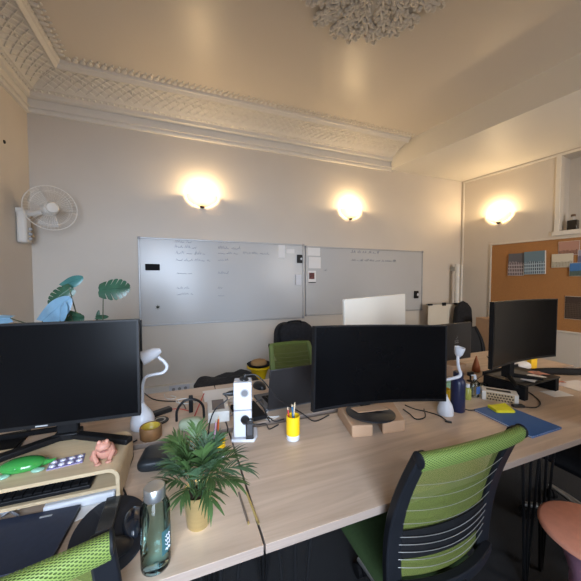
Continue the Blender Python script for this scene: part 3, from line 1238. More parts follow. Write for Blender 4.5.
ph = thing('remote', 'dark grey slim phone lying upright on the mouse mat', 'phone', (-.212, .985, T+.005), R(0))
MB().box((0, 0, .006), (.042, .145, .011)).build('phone_body', pm('grey_dark', (.05, .055, .06), .4), ph, bevel=.004)
MB().box((0, 0, .012), (.037, .135, .001)).build('phone_glass', pm('phone_glass', (.035, .04, .045), .2), ph)

bt = thing('water_bottle', 'clear glass water bottle with steel cap at the desk front', 'bottle', (-.068, .775, T))
gl = [(.0, .003), (.028, .0), (.034, .004), (.035, .012), (.035, .135), (.034, .155), (.026, .172), (.023, .182)]
inn = [(.0225, .182), (.0255, .172), (.0325, .154), (.0335, .135), (.0335, .012), (.030, .007), (0, .007)]
MB().lathe(gl, 32, cap=False).build('glass_body', glassm, bt, smooth=60)
MB().lathe([(0, .0075), (.030, .0075), (.0333, .012), (.0333, .135), (.0333, .136), (0, .136)], 32, cap=False).build('water', waterm, bt, smooth=60)
MB().lathe([(.0245, .176), (.025, .178), (.025, .202), (.023, .205), (0, .2055)], 32).build('steel_cap', pm('steel_cap', (.55, .57, .58), .3, .9, stretch=(1, 1, 20)), bt)
b = MB()
b.sheet(lambda u, v: (.0354*math.cos(R(-62)+u*1.15), .0354*math.sin(R(-62)+u*1.15), .045+.06*v), 8, 4, .0004)
b.build('dark_sleeve_label', pm('label_dark', (.03, .10, .11), .5), bt)
b = MB()
for k in range(4):
    b.tube([(.0362*math.cos(R(-48)+j*.07), .0362*math.sin(R(-48)+j*.07), .056+k*.011+.004*math.sin(j*2.1+k)) for j in range(7)], .0009, 4)
b.build('label_script', white_p, bt)

# ------------------------------------------------------------------ palm in brass pot
pp = Vector((.040, .868, T))
pl = thing('potted_palm', 'bushy green palm in a brushed gold pot on the desk', 'plant', pp)
b = MB()
b.lathe([(0, .002), (.031, 0), (.033, .004), (.043, .100), (.044, .102), (.042, .102), (.040, .098), (.036, .06), (0, .06)], 36, cap=False)
b.build('brass_pot', brass, pl, smooth=50)
b = MB()
b.lathe([(0, .092), (.03, .091), (.0395, .086), (.039, .08)], 24, cap=False)
b.build('soil', soil_m, pl)


def frond(b, base, az, L, lift, droop, seed):
    """one arching frond: bare stalk below, long narrow leaflets fanning above"""
    rnd = random.Random(seed)
    pts = []
    n = 14
    for k in range(n+1):
        t = k/n
        r = L*(t*math.cos(lift)*(.45+.55*t))
        z = L*(t*math.sin(lift)-droop*t*t*t)
        pts.append(Vector(base)+Vector((math.cos(az)*r, math.sin(az)*r, z)))
    b.tube(pts, [.0018*(1-.6*k/n) for k in range(n+1)], 5)
    for k in range(6, n+1):
        p = pts[k]
        tdir = (pts[k]-pts[k-1]).normalized()
        side = tdir.cross(Vector((0, 0, 1))).normalized()
        up = side.cross(tdir)
        t = k/n
        for sg in (-1, 1):
            ll = L*.42*(math.sin(PI*min(1, (t-.30)*1.15))**.5 if t < .95 else .7)*rnd.uniform(.8, 1.15)
            d = (tdir*(.5+.6*t)+side*sg*(1.1-.7*t)+up*rnd.uniform(-.1, .25)).normalized()
            w = .0040
            q = []
            for j in range(6):
                s = j/5
                c = p+d*(ll*s)+Vector((0, 0, -.35*ll*s*s))
                ww = w*math.sin(PI*(.12+.88*s)) if j < 5 else 0.0003
                pr = d.cross(up).normalized()
                q.append((c-pr*ww, c+up*(-.0016)*(1-s), c+pr*ww))
            vs = [v for tri in q for v in tri]
            fs = []
            for j in range(5):
                for m_ in range(2):
                    fs.append((j*3+m_, j*3+m_+1, j*3+m_+4, j*3+m_+3))
            b.add(vs, fs)


rnd = random.Random(21)
NF = 26
for i in range(NF):
    az = 2*PI*i*.381966+rnd.uniform(-.2, .2)
    inner = i/NF
    b = MB()
    frond(b, (.014*math.cos(az), .014*math.sin(az), .088), az, rnd.uniform(.145, .185)*(1+.05*inner), R(44+38*inner+rnd.uniform(-6, 6)), .36-.28*inner, i)
    b.build('frond', palm_m if i % 3 else palm2_m, pl, smooth=60)

# pencils on the seam
pen1 = [on(238, 491), on(248, 523)]
pen2 = [on(245.5, 491), on(258, 523)]


def pencil(p0, p1, r, mat, label, name='pencil'):
    c = (p0+p1)/2
    d = (p1-p0)
    L = d.length
    t = thing(name, label, 'pencil', (c.x, c.y, T+r), math.atan2(d.y, d.x))
    MB().cyl((-L/2+.012, 0, 0), (L/2, 0, 0), r, r, 6).build('barrel', mat, t, smooth=0)
    MB().cyl((-L/2, 0, 0), (-L/2+.012, 0, 0), .0006, r, 6).build('tip', ply_m, t)
    MB().cyl((L/2, 0, 0), (L/2+.008, 0, 0), r, r, 8).build('end_cap', brass, t)


pencil(pen1[0], pen1[1], .0033, pm('brown_grey_lacquer', (.16, .12, .09), .4), 'grey brown pencil lying left of the desk seam')
pencil(pen2[0], pen2[1], .0036, pm('ochre_lacquer', (.42, .30, .10), .4), 'ochre yellow pencil lying along the desk seam')

# ------------------------------------------------------------------ pen pots
def pen_pot(loc, r, h, label, pens, seed):
    t = thing('pen_pot', label, 'pen pot', loc)
    MB().lathe([(0, .003), (r*.93, .0), (r, .003), (r, h*.22)], 28, cap=False).build('white_foot', white_p, t)
    MB().lathe([(r, h*.22), (r+.0006, h*.225), (r+.0006, h*.99), (r-.002, h), (r-.004, h*.98), (r-.004, .01), (0, .01)], 28, cap=False).build('yellow_cup', yellow, t, smooth=40)
    rnd = random.Random(seed)
    for (nm, col, lab, dx, dy, hh) in pens:
        p = thing('pencil', lab, 'pencil', Vector(loc)+Vector((dx, dy, .012)), 0, rot=(rnd.uniform(-.10, .10), rnd.uniform(-.12, .12), 0))
        MB().cyl((0, 0, 0), (0, 0, hh-.012), .0035, .0035, 7).build('barrel', pm(nm, col, .4), p)
        MB().cyl((0, 0, hh-.012), (0, 0, hh), .0035, .0008, 7).build('tip', ply_m, p)


pen_pot((.464, 1.19, T), .030, .108, 'yellow and white pen pot between laptop and curved monitor', [
    ('red_lacquer', (.45, .03, .03), 'red pencil in the pen pot by the black laptop', -.010, .0, .135),
    ('blue_lacquer', (.02, .12, .25), 'dark blue pencil in the pen pot by the black laptop', .006, -.006, .150),
    ('green_lacquer', (.02, .22, .22), 'teal pencil in the pen pot by the black laptop', .012, .008, .135),
    ('cream_lacquer', (.62, .50, .35), 'cream pencil standing tallest in the pen pot by the black laptop', -.002, .012, .155)], 4)
pen_pot((.126, 1.17, T), .034, .075, 'yellow pen pot half hidden behind the palm', [
    ('orange_red', (.55, .10, .02), 'orange red pencil leaning in the pot behind the palm', .0, .0, .16),
    ('pinkish', (.60, .35, .50), 'pink pen in the pot behind the palm', -.016, .004, .15),
    ('dark_pen', (.02, .02, .02), 'black pen in the pot behind the palm', -.006, .014, .155)], 5)
pen_pot((1.415, 1.225, T), .032, .088, 'yellow pen pot behind the white lamp base', [
    ('dark_pen', (.02, .02, .02), 'black pen in the pot behind the white lamp', -.012, .0, .135),
    ('grey_pen', (.35, .36, .4), 'grey pen in the pot behind the white lamp', .003, .010, .14)], 6)


# ------------------------------------------------------------------ gooseneck lamps
def goose(loc, rz, label, base, neck, head_c, head_d, hr, hl):
    t = thing('gooseneck_lamp', label, 'lamp', loc, rz)
    MB().lathe(base, 28, cap=False).build('lamp_base', white_p, t, smooth=60)
    MB().tube(bez(neck, 8), .0075, 10).build('neck', white_p, t, smooth=60)
    q = Vector(head_d).normalized().to_track_quat('Z', 'Y').to_matrix().to_4x4()
    M = Matrix.Translation(head_c) @ q
    MB().lathe([(0, -hl*.5), (hr*.35, -hl*.5), (hr*.75, -hl*.22), (hr*.97, hl*.25), (hr, hl*.5), (hr*.93, hl*.5), (hr*.85, hl*.2), (hr*.4, -hl*.2), (0, -hl*.25)], 24, M=M, cap=False).build('lamp_head', white_p, t, smooth=60)
    return t


# right lamp
g0 = Vector((1.312, 1.125, T))


def rel(u, v, y, g):
    return at(u, v, y)-g


goose(g0, 0, 'white gooseneck lamp with cup head beside the navy bottle',
      [(0, 0), (.038, 0), (.040, .004), (.039, .03), (.032, .055), (.018, .080), (.010, .095), (.0085, .105), (0, .106)],
      [rel(442, 394, 1.12, g0), rel(441.5, 384, 1.11, g0), rel(444, 380.5, 1.08, g0), rel(452, 378.5, 1.05, g0), rel(459, 376.5, 1.04, g0), rel(460.5, 373, 1.04, g0), rel(458.5, 367, 1.04, g0), rel(457.8, 359, 1.04, g0), rel(458.3, 354, 1.04, g0)],
      rel(459, 352, 1.04, g0), (.10, -.1, 1), .0245, .05)
# left lamp
g1 = Vector((-.182, 1.545, T))
goose(g1, 0, 'white gooseneck lamp with drooping head behind the large left monitor',
      [(0, 0), (.050, 0), (.054, .006), (.053, .04), (.043, .07), (.022, .098), (.011, .115), (.009, .13), (0, .131)],
      [Vector((0, 0, .12)), rel(142.5, 395, 1.5, g1), rel(143, 384, 1.50, g1), rel(146, 377, 1.50, g1), rel(154, 374.5, 1.50, g1), rel(163, 372.5, 1.50, g1), rel(167, 367, 1.50, g1), rel(164, 361.5, 1.50, g1), rel(158, 357, 1.50, g1)],
      rel(151, 354.5, 1.51, g1), (-1, -.25, -.35), .033, .09)

# wooden bowl
o = thing('wooden_bowl', 'small brown wooden bowl with yellow inside, by the white lamp base', 'bowl', (-.136, 1.425, T))
MB().lathe([(0, 0), (.040, 0), (.045, .006), (.047, .045), (.045, .055), (.039, .055)], 28, cap=False).build('bowl_wall', pm('brown_wood', (.20, .10, .04), .5, var=.2, scale=30), o, smooth=50)
MB().lathe([(.0395, .055), (.037, .04), (.030, .02), (0, .014)], 28, cap=False).build('bowl_inside', pm('yellow_glaze', (.42, .30, .04), .35), o, smooth=60)

# black soft case in front of the plywood riser's right side, with handle bag behind
b = MB()


def soft(w, d, h, seed, e=.35):
    def f(u, v):
        a = 2*PI*u
        ph = PI*(v-.5)
        cx = math.copysign(abs(math.cos(a))**e, math.cos(a))
        sy = math.copysign(abs(math.sin(a))**e, math.sin(a))
        k = math.cos(ph)**e if abs(math.cos(ph)) > 1e-6 else 0
        z = math.copysign(abs(math.sin(ph))**(.7), math.sin(ph))
        p = Vector((w/2*cx*k, d/2*sy*k, h/2+h/2*z))
        return p+Vector((1, 1, .3 if z > -.9 else 0))*noise.noise(p*14+Vector((seed, 0, 0)))*min(w, d, h)*.08
    return f


b.sheet(soft(.16, .13, .05, 1), 36, 14)
o = b.build('soft_case', pm('case_black', (.014, .018, .022), .35), None, loc=(-.075, 1.215, T), rz=R(-8), smooth=70)
tag(o, 'flat black zipped case lying behind the palm and mouse mat', 'case')

bg = thing('green_bag', 'pale green pouch with a black loop handle behind the palm', 'bag', (.035, 1.43, T), R(0))
b = MB()
b.sheet(soft(.11, .06, .06, 4, .7), 32, 14)
b.build('pouch', pm('pale_green_cloth', (.36, .42, .30), .8, bump=.3, bscale=40), bg, smooth=70)
b = MB()
b.tube(bez([(-.062, 0, .055), (-.058, -.005, .11), (-.025, -.01, .15), (.02, -.01, .15), (.055, -.005, .115), (.062, 0, .05)], 8), .006, 8)
b.build('handle', black, bg)

# ------------------------------------------------------------------ clutter in the middle
o = thing('phone_box', 'white box with a dark phone picture on its lid, left of the power tower', 'box', (.175, 1.535, T), R(-4))
MB().box((0, 0, .028), (.105, .16, .055)).build('box_body', pm('box_white', (.70, .68, .64), .5), o, bevel=.003)
MB().box((0, .01, .0565), (.062, .12, .0015)).build('lid_picture', pm('pic_dark', (.10, .075, .07), .35), o)
pts = [on(207, 396), on(205.5, 388), on(243, 382), on(252, 384), on(249, 393)]
o = MB()
c0 = Vector((.255, 1.79, 0))
for k, (dx, dy, rz) in enumerate(((0, 0, .05), (.02, -.03, -.06), (-.01, .02, .0))):
    tag(MB().box((0, 0, .001), (.25, .17, .002)).build('paper_sheet', paper, None, loc=(c0.x+dx, c0.y+dy, T+.0022*k), rz=rz), ['bottom white sheet of the small pile on the far desk', 'middle white sheet of the small pile on the far desk', 'top white sheet of the small pile on the far desk'][k], 'paper')
# power tower
pt_ = thing('power_tower', 'tall white power socket tower on a white foot with plugs', 'socket tower', (.262, 1.285, T), R(-14))
MB().prism([(-.055, -.045), (.045, -.055), (.06, -.02), (.06, .055), (-.055, .055)], 0, .014).build('foot_plate', white_p, pt_, bevel=.004)
MB().box((-.005, 0, .075), (.080, .07, .12)).build('lower_tower', white_p, pt_, bevel=.005)
MB().box((-.005, 0, .200), (.080, .07, .124)).build('upper_tower', white_p, pt_, bevel=.005)
for (x, z) in ((0.004, .215),):
    sk = MB().cyl((x, -.034, z), (x, -.037, z), .019, .019, 20).build('socket_face', pm('socket_grey3', (.35, .35, .37), .5), pt_)
    MB().cyl((x, -.0372, z), (x, -.0375, z), .014, .014, 18).build('socket_well', pm('socket_grey4', (.16, .16, .17), .5), sk)
plg = pm('plug_black', (.013, .013, .014), .4)
# plugs are things pushed into it
B0 = Vector((.262, 1.285, T))
RM = Matrix.Rotation(R(-14), 4, 'Z')


def loc_t(x, y, z):
    return B0+(RM @ Vector((x, y, z)))


def plug(label, p, d, cable, L=.04, r=.014):
    t = thing('power_plug', label, 'plug', p)
    d = Vector(d).normalized()
    MB().tube([(0, 0, 0), d*L*.6, d*L, d*(L+.015)], [r, r*.95, r*.5, r*.3], 14).build('plug_body', plg, t, smooth=50)
    pts = [Vector(q)-p for q in cable]
    MB().tube(bez([d*(L+.01)]+pts, 8), .0032, 7).build('cable', plg, t, smooth=60)
    return t


pA = loc_t(.004, -.038, .098)
plug('black angled plug in the lower front socket of the tower', pA, (.1, -1, 0), [(.30, 1.20, T+.09), (.345, 1.22, T+.075), (.37, 1.27, T+.03), (.39, 1.30, T+.004), (.44, 1.325, T+.004)], .025, .019)
pB = loc_t(-.046, 0, .205)
plug('black plug in the left side of the tower with arching cable', pB, (-1, -.1, .05), [(.185, 1.28, T+.185), (.135, 1.28, T+.15), (.108, 1.275, T+.09), (.102, 1.275, T+.004)], .035, .012)
pC = loc_t(0, 0, .2625)
plug('flat black plug on top of the tower with a long cable', pC, (.25, -.1, 1), [(.31, 1.27, T+.285), (.35, 1.26, T+.25), (.42, 1.26, T+.16), (.55, 1.28, T+.06), (.62, 1.29, T+.006), (.72, 1.325, T+.004)], .012, .022)
o = thing('power_adapter', 'black charger block standing on the tower foot', 'charger', loc_t(.026, -.046, .014), R(-14))
MB().box((0, 0, .045), (.034, .018, .088)).build('charger_body', pm('charger_black', (.012, .012, .013), .15, coat=.4), o, bevel=.003)
MB().box((.0, -.0095, .045), (.022, .001, .05)).build('charger_label', pm('charger_grey', (.05, .05, .055), .4), o)
# loose cables
def cable(label, pts, r=.003, mat=None, name='cable'):
    b = MB()
    b.tube(bez(pts, 8), r, 6)
    return tag(b.build(name, mat or plg, None, smooth=60), label, 'cable')


def dk(u, v, z=.0035):
    p = on(u, v, T+z)
    return p


rnd = random.Random(9)
cable('loose black cable looping on the desk under the curved monitor', [dk(403, 409), dk(410, 414), dk(416, 419), dk(425, 417), dk(424, 409, .012)])
cable('black cable ending in a small connector in front of the white lamp', [dk(405, 405), dk(415, 409), dk(428, 412), dk(440, 416), dk(447, 421)])
tag(MB().box((0, 0, .004), (.03, .012, .008)).build('usb_connector', plg, None, loc=on(448.5, 422.5), rz=R(-50), bevel=.002), 'small black connector at the end of the cable before the lamp', 'connector')
cable('black cable from the tissue box curving on the desk at the right', [dk(512, 405), dk(525, 407), dk(537, 407), dk(540, 402), dk(533, 395), dk(526, 391)], .003)
tag(MB().box((0, 0, .007), (.06, .028, .014)).build('cable_adapter', plg, None, loc=on(518, 407), rz=R(-20), bevel=.003), 'black inline adapter by the patterned tissue box', 'adapter')
cable('black cable crossing the far left desk from the lamp', [dk(144, 393), dk(153, 399), dk(165, 401), dk(176, 401.5), dk(183, 404), dk(186, 409)])
cable('thin dark cable along the plywood riser side', [dk(126, 495), dk(123, 485), dk(128, 470), dk(133, 455), dk(130, 445), dk(137, 440)])
cable('dark cable looping from the riser to the soft case', [dk(120, 500), dk(125, 493), dk(120, 480), dk(125, 465), dk(133, 450)], .0025)
wc = pm('white_cable', (.62, .60, .56), .5)
cable('white cable coiled on the far left desk', [dk(184+9*math.cos(k*.9)+k*.3, 401+2.6*math.sin(k*.9), .004+.0007*k) for k in range(16)], .0026, wc)
cable('short white cable beside the coil on the far left desk', [dk(164, 394), dk(166, 398), dk(172, 399), dk(176, 397), dk(171, 395.5)], .0026, wc)
for k, (u, v) in enumerate(((272, 417), (282, 408), (264, 408), (295, 421))):
    pass
cable('grey white cables bundled behind the power tower', [dk(228, 411), dk(233, 404), dk(238, 409), dk(232, 413), dk(229, 405), dk(236, 403), dk(241, 412)], .003, wc)
cable('pale cable tangle in front of the black laptop', [dk(262, 405), dk(268, 411), dk(263, 415), dk(272, 417), dk(279, 416), (on(268, 420)), dk(262, 412, .006)], .0026, wc)
cable('black cable tangle between tower and laptop', [dk(256, 402, .01), dk(262, 400, .02), dk(264, 408, .01), dk(267, 418, .003), dk(262, 410, .01), dk(270, 422, .003)], .003)
# dark adapter strip and disc on the far left desk
tag(MB().box((0, 0, .012), (.11, .04, .024)).build('laptop_charger', plg, None, loc=on(161, 414), rz=R(28), bevel=.006), 'black laptop charger brick by the left gooseneck lamp', 'charger')
o = thing('charging_disc', 'round black disc with a pale ring beside the charger brick', 'charging disc', on(160, 421))
MB().lathe([(0, 0), (.040, 0), (.042, .003), (.040, .006), (0, .006)], 28, cap=False).build('disc', plg, o)
MB().lathe([(.026, .0062), (.028, .0075), (.022, .0075), (.020, .0062)], 24, cap=False).build('ring', pm('ring_grey', (.45, .43, .40), .4), o)
o = MB().box((0, 0, .045), (.022, .022, .09)).build('glue_stick', black, None, loc=on(191, 412), bevel=.003)
tag(o, 'upright black stick behind the pale green pouch', 'stick')
o = tag(MB().tube([on(194, 418)+Vector((0, 0, .004)), on(204, 398.5)+Vector((0, 0, .03))], .0035, 6).build('red_pencil', pm('red_lacquer', (.45, .03, .03), .4)), 'red pencil propped beside the phone box', 'pencil')
b = MB()
b.box((0, 0, .012), (.14, .20, .022))
o = b.build('black_case', blackm, None, loc=(.325, 1.50, T), rz=R(5), bevel=.005)
tag(o, 'flat black case behind the power tower', 'case')
# black cloth pouch behind phone box / mouse
mo = thing('computer_mouse', 'black mouse on the far desk behind the power tower', 'mouse', on(259.5, 387.5), R(20))
b = MB()
b.sheet(lambda u, v: (.036*math.cos(2*PI*u)*math.cos(v*PI/2), .058*math.sin(2*PI*u)*math.cos(v*PI/2), .040*math.sin(v*PI/2)**.8), 22, 8)
b.build('mouse_shell', pm('mouse_black2', (.014, .014, .016), .35), mo, smooth=80)

# open laptop on the far desk (its user faces us)
l2 = thing('laptop', 'open black laptop seen half from behind, next to the power tower', 'laptop', (.60, 1.50, T), R(4))
lidm = pm('lid_dark', (.018, .017, .018), .35)
MB().box((-.01, .105, .008), (.34, .22, .014)).build('laptop_base', pm('base_grey', (.07, .07, .075), .4), l2, bevel=.003)
b = MB()
b.box((0, 0, .125), (.34, .008, .235))
b.build('laptop_lid', lidm, l2, rot=(R(10), 0, 0), bevel=.003)
b = MB()
for i in range(12):
    for j in range(5):
        b.box((-.135+i*.0245, .07+j*.022, .0165), (.020, .017, .003))
b.build('keys', blackm, l2, smooth=0)

# ------------------------------------------------------------------ right part of the desk
nbp = Vector((1.408, 1.130, T))
o = thing('navy_bottle', 'navy blue metal flask beside the white gooseneck lamp', 'flask', nbp)
MB().lathe([(0, 0), (.033, 0), (.036, .004), (.036, .155), (.033, .170), (.023, .182), (.021, .184)], 28, cap=False).build('flask_body', navy, o, smooth=50)
MB().lathe([(.022, .184), (.025, .186), (.025, .212), (.022, .216), (0, .216)], 24, cap=False).build('flask_cap', pm('navy_cap', (.010, .012, .035), .4), o, smooth=50)

mint = pm('mint_card', (.28, .55, .44), .6)
MBo = MB().box((0, 0, .045), (.16, .05, .09)).build('mint_box', mint, None, loc=(1.50, 1.36-.06, T), rz=R(8), bevel=.004)
tag(MBo, 'mint green box behind the yellow pen pot and lamp', 'box')
o = MB().box((0, 0, .04), (.16, .12, .08)).build('brown_box', kraft, None, loc=at(452, 372, 1.6).to_2d().to_3d()+Vector((0, 0, T)), rz=R(5), bevel=.004)
tag(o, 'brown cardboard box on the far desk behind the mint box', 'box')

dg = thing('hand_gel', 'clear pump bottle with blue label beside the navy flask', 'bottle', on(474.5, 396.5))
MB().lathe([(0, 0), (.024, 0), (.026, .004), (.026, .08), (.018, .095), (.010, .10), (.010, .108)], 22, sx=1.2, sy=.8, cap=False).build('gel_body', thin_glass('gel_clear', (.8, .87, .87), .4), dg, smooth=60)
MB().box((.0, -.0225, .045), (.032, .001, .045)).build('gel_label', pm('blue_label', (.07, .16, .40), .4), dg)
b = MB()
b.cyl((0, 0, .108), (0, 0, .135), .009, .006)
b.cyl((0, 0, .133), (-.034, -.004, .136), .005, .004)
b.build('pump', white_p, dg)
gy = thing('spray_bottle', 'small yellow green bottle standing by the clear pump bottle', 'bottle', on(467.5, 399))
MB().lathe([(0, 0), (.018, 0), (.020, .004), (.020, .06), (.012, .072)], 20, cap=False).build('bottle_body', pm('yellow_green', (.45, .45, .10), .2, trans=.3), gy, smooth=60)
MB().lathe([(.011, .072), (.011, .092), (0, .093)], 16, cap=False).build('bottle_cap', white_p, gy)
jar = thing('glass_jar', 'low clear glass jar with pale contents by the pump bottle', 'jar', on(483, 393))
MB().lathe([(0, 0), (.026, 0), (.028, .004), (.028, .05), (.025, .058), (.023, .058), (.026, .048), (.026, .008), (0, .006)], 22, cap=False).build('jar_glass', glassm, jar, smooth=60)
MB().lathe([(0, .008), (.022, .008), (.022, .03), (0, .032)], 16, cap=False).build('jar_contents', pm('pale_contents', (.6, .58, .5), .6), jar)
o = thing('orange_cone', 'slim orange terracotta cone ornament on the far desk', 'ornament', on(476, 371.5))
MB().lathe([(0, 0), (.026, 0), (.030, .006), (.026, .04), (.015, .08), (.004, .12), (0, .125)], 20, cap=False).build('cone_body', pm('terracotta', (.42, .13, .05), .5), o, smooth=60)
cable('black cable by the navy flask', [dk(462, 408), dk(468, 410), dk(474, 410), dk(478, 409.5)], .003)

# tissue box
tc = thing('tissue_box', 'white tissue box with brown dotted front beside the black tray', 'tissue box', (1.765, 1.145, T), R(-50))
TW, TD, TH = .175, .085, .055
o = MB().box((0, 0, TH/2), (TW, TD, TH)).build('carton', pm('carton_white', (.72, .68, .62), .6), tc, bevel=.002)
b = MB()
rnd = random.Random(8)
for i in range(9):
    for j in range(3):
        x = -.060+i*.0142+(j % 2)*.007
        z = .012+j*.015
        M = Matrix.Translation((x, -TD/2-.0006, z)) @ Matrix.Rotation(rnd.uniform(0, 3), 4, 'Y')
        b.blob((0, 0, 0), (.0068, .0008, .0048), 7, 4, M)
MB().box((.0, -TD/2-.0003, TH/2), (TW*.78, .0006, TH*.92)).build('front_print', pm('tan_print', (.50, .37, .22), .6), tc)
b.build('dots', pm('brown_dots', (.07, .045, .02), .6), tc)
MB().box((-.005, .0, TH+.0008), (.12, .028, .0016)).build('opening', black, tc)

# blue folder and pad
fpts = [on(474, 410.5), on(501, 405), on(562, 429), on(532, 438.5)]
cx, cy = sum(p.x for p in fpts)/4, sum(p.y for p in fpts)/4
fo = thing('blue_folder', 'blue cardboard folder with white pages on the desk', 'folder', (cx, cy, T))
pl4 = [(p.x-cx, p.y-cy) for p in fpts][::-1]
bl = pm('blue_card', (.030, .105, .30), .55, var=.06)
MB().prism(pl4, 0, .002).build('back_cover', bl, fo)
MB().prism([(x*.965, y*.965) for x, y in pl4], .002, .0065).build('pages', paper, fo)
MB().prism(pl4, .0066, .0088).build('front_cover', bl, fo, bevel=.0008)
pc = on(506.5, 413.5, T+.02)
pd = thing('sticky_note_pad', 'bright yellow sticky note pad lying on the blue folder', 'note pad', (1.615, 1.035, T+.0088), R(-20))
ym = pm('yellow_paper', (.72, .66, .02), .7)
b = MB()
for k in range(4):
    b.box((.002*math.sin(k*2), .002*math.cos(k*3), .002+.0035*k), (.095, .070, .0032), rz=.05*math.sin(k*1.7))
b.build('note_stack', ym, pd)
b = MB()
b.sheet(lambda u, v: ((u-.5)*.092, (v-.5)*.068, .0155+.010*u*u*v), 8, 8, .0006)
b.build('curled_top_note', ym, pd)

# black tray shelf on the right with papers
tx0, tx1, ty0, ty1 = 1.87, 2.27, 1.085, 1.335
tray = thing('desk_shelf', 'black desktop shelf carrying the right monitor and papers', 'shelf', ((tx0+tx1)/2, (ty0+ty1)/2, T), R(4))
tw_, td_ = tx1-tx0, ty1-ty0
b = MB()
b.box((0, 0, .088), (tw_, td_, .010))
b.build('shelf_top', black, tray, bevel=.003)
for sx in (-1, 1):
    MB().box((sx*(tw_/2-.025), 0, .0415), (.04, td_-.01, .083)).build('side_support', blackm, tray, bevel=.003)
MB().box((0, td_/2-.006, .100), (tw_, .008, .018)).build('back_rim', black, tray, bevel=.002)
grey = MB().box((-.03, .01, .0937), (.26, .17, .0012)).build('mesh_mat', pm('grey_mat', (.10, .10, .10), .7), tray)
for k, (x, y, rz, m_, lab) in enumerate(((2.02, 1.13, .3, paper, 'folded white paper on the black shelf, nearest the monitor foot'), (2.12, 1.15, .1, paper, 'white paper with print on the black shelf, middle of the three'),
                                         (2.20, 1.18, -.1, pm('red_print', (.52, .22, .16), .6, var=.6, scale=25), 'red and white leaflet on the black shelf'))):
    o = MB()
    o.sheet(lambda u, v: ((u-.5)*.10, (v-.5)*.07, .004+.004*math.sin(u*5)), 6, 2, .001)
    tag(o.build('leaflet', m_, None, loc=(x, y, T+.0945+.001*k), rz=rz), lab, 'leaflet')
tag(MB().box((0, 0, .001), (.14, .09, .002)).build('paper_sheet', paper, None, loc=(2.20, 1.10-.02, T), rz=R(-12)), 'small white sheet on the desk under the black shelf front', 'paper')
tag(MB().box((0, 0, .0015), (.24, .17, .003)).build('paper_sheet', pm('pinkish_paper', (.72, .66, .62), .8), None, loc=(2.50, 1.10, T), rz=R(-4)), 'white sheet with pink print on the desk at the far right edge', 'paper')
o = MB().sheet(lambda u, v: ((u-.5)*.12, (v-.5)*.08, .012+.012*math.sin(u*4+v*2)), 8, 4, .002).build('red_leaflet', pm('red_print2', (.45, .16, .10), .6, var=.5, scale=20), None, loc=(2.42, 1.20, T+.002), rz=R(5))
tag(o, 'crumpled red and white leaflet right of the black shelf', 'leaflet')
# black bag strap mass at far right
o = MB()
o.tube(bez([(2.32, 1.36, T+.03), (2.40, 1.31, T+.045), (2.55, 1.27, T+.045), (2.75, 1.23, T+.03), (2.95, 1.2, T+.03)], 6), .022, 8, flat=1.2)
tag(o.build('black_sleeve', blackm, None, smooth=60), 'black padded roll lying on the desk at the right edge', 'roll')
o = MB().box((0, 0, .06), (.11, .03, .12)).build('yellow_card', yellow, None, loc=at(532, 366, 1.46).to_2d().to_3d()+Vector((0, 0, T)), rz=R(10), bevel=.003)
tag(o, 'yellow card box standing behind the right monitor', 'box')
o = MB()
o.sheet(soft(.16, .12, .075, 9, .8), 24, 10)
tag(o.build('crumpled_tissue', paper, None, loc=at(520, 368, 1.46).to_2d().to_3d()+Vector((0, 0, T)), smooth=40), 'crumpled white tissue under the right monitor', 'tissue')
o = thing('desk_camera', 'small black camera on a stalk left of the right monitor foot', 'camera', (1.90, 1.43, T))
o.scale = (.75, .75, .75)
MB().box((0, 0, .07), (.06, .03, .035)).build('camera_head', black, o, bevel=.006)
MB().lathe([(.03, 0), (.03, .006), (.008, .01), (.008, .055)], 16).build('camera_stalk', black, o)
cable('thin black cable hanging beside the right monitor', [at(487, 356, 1.44), at(490, 362, 1.44), at(489, 370, 1.43), Vector((1.90, 1.40, T+.01))], .0022)

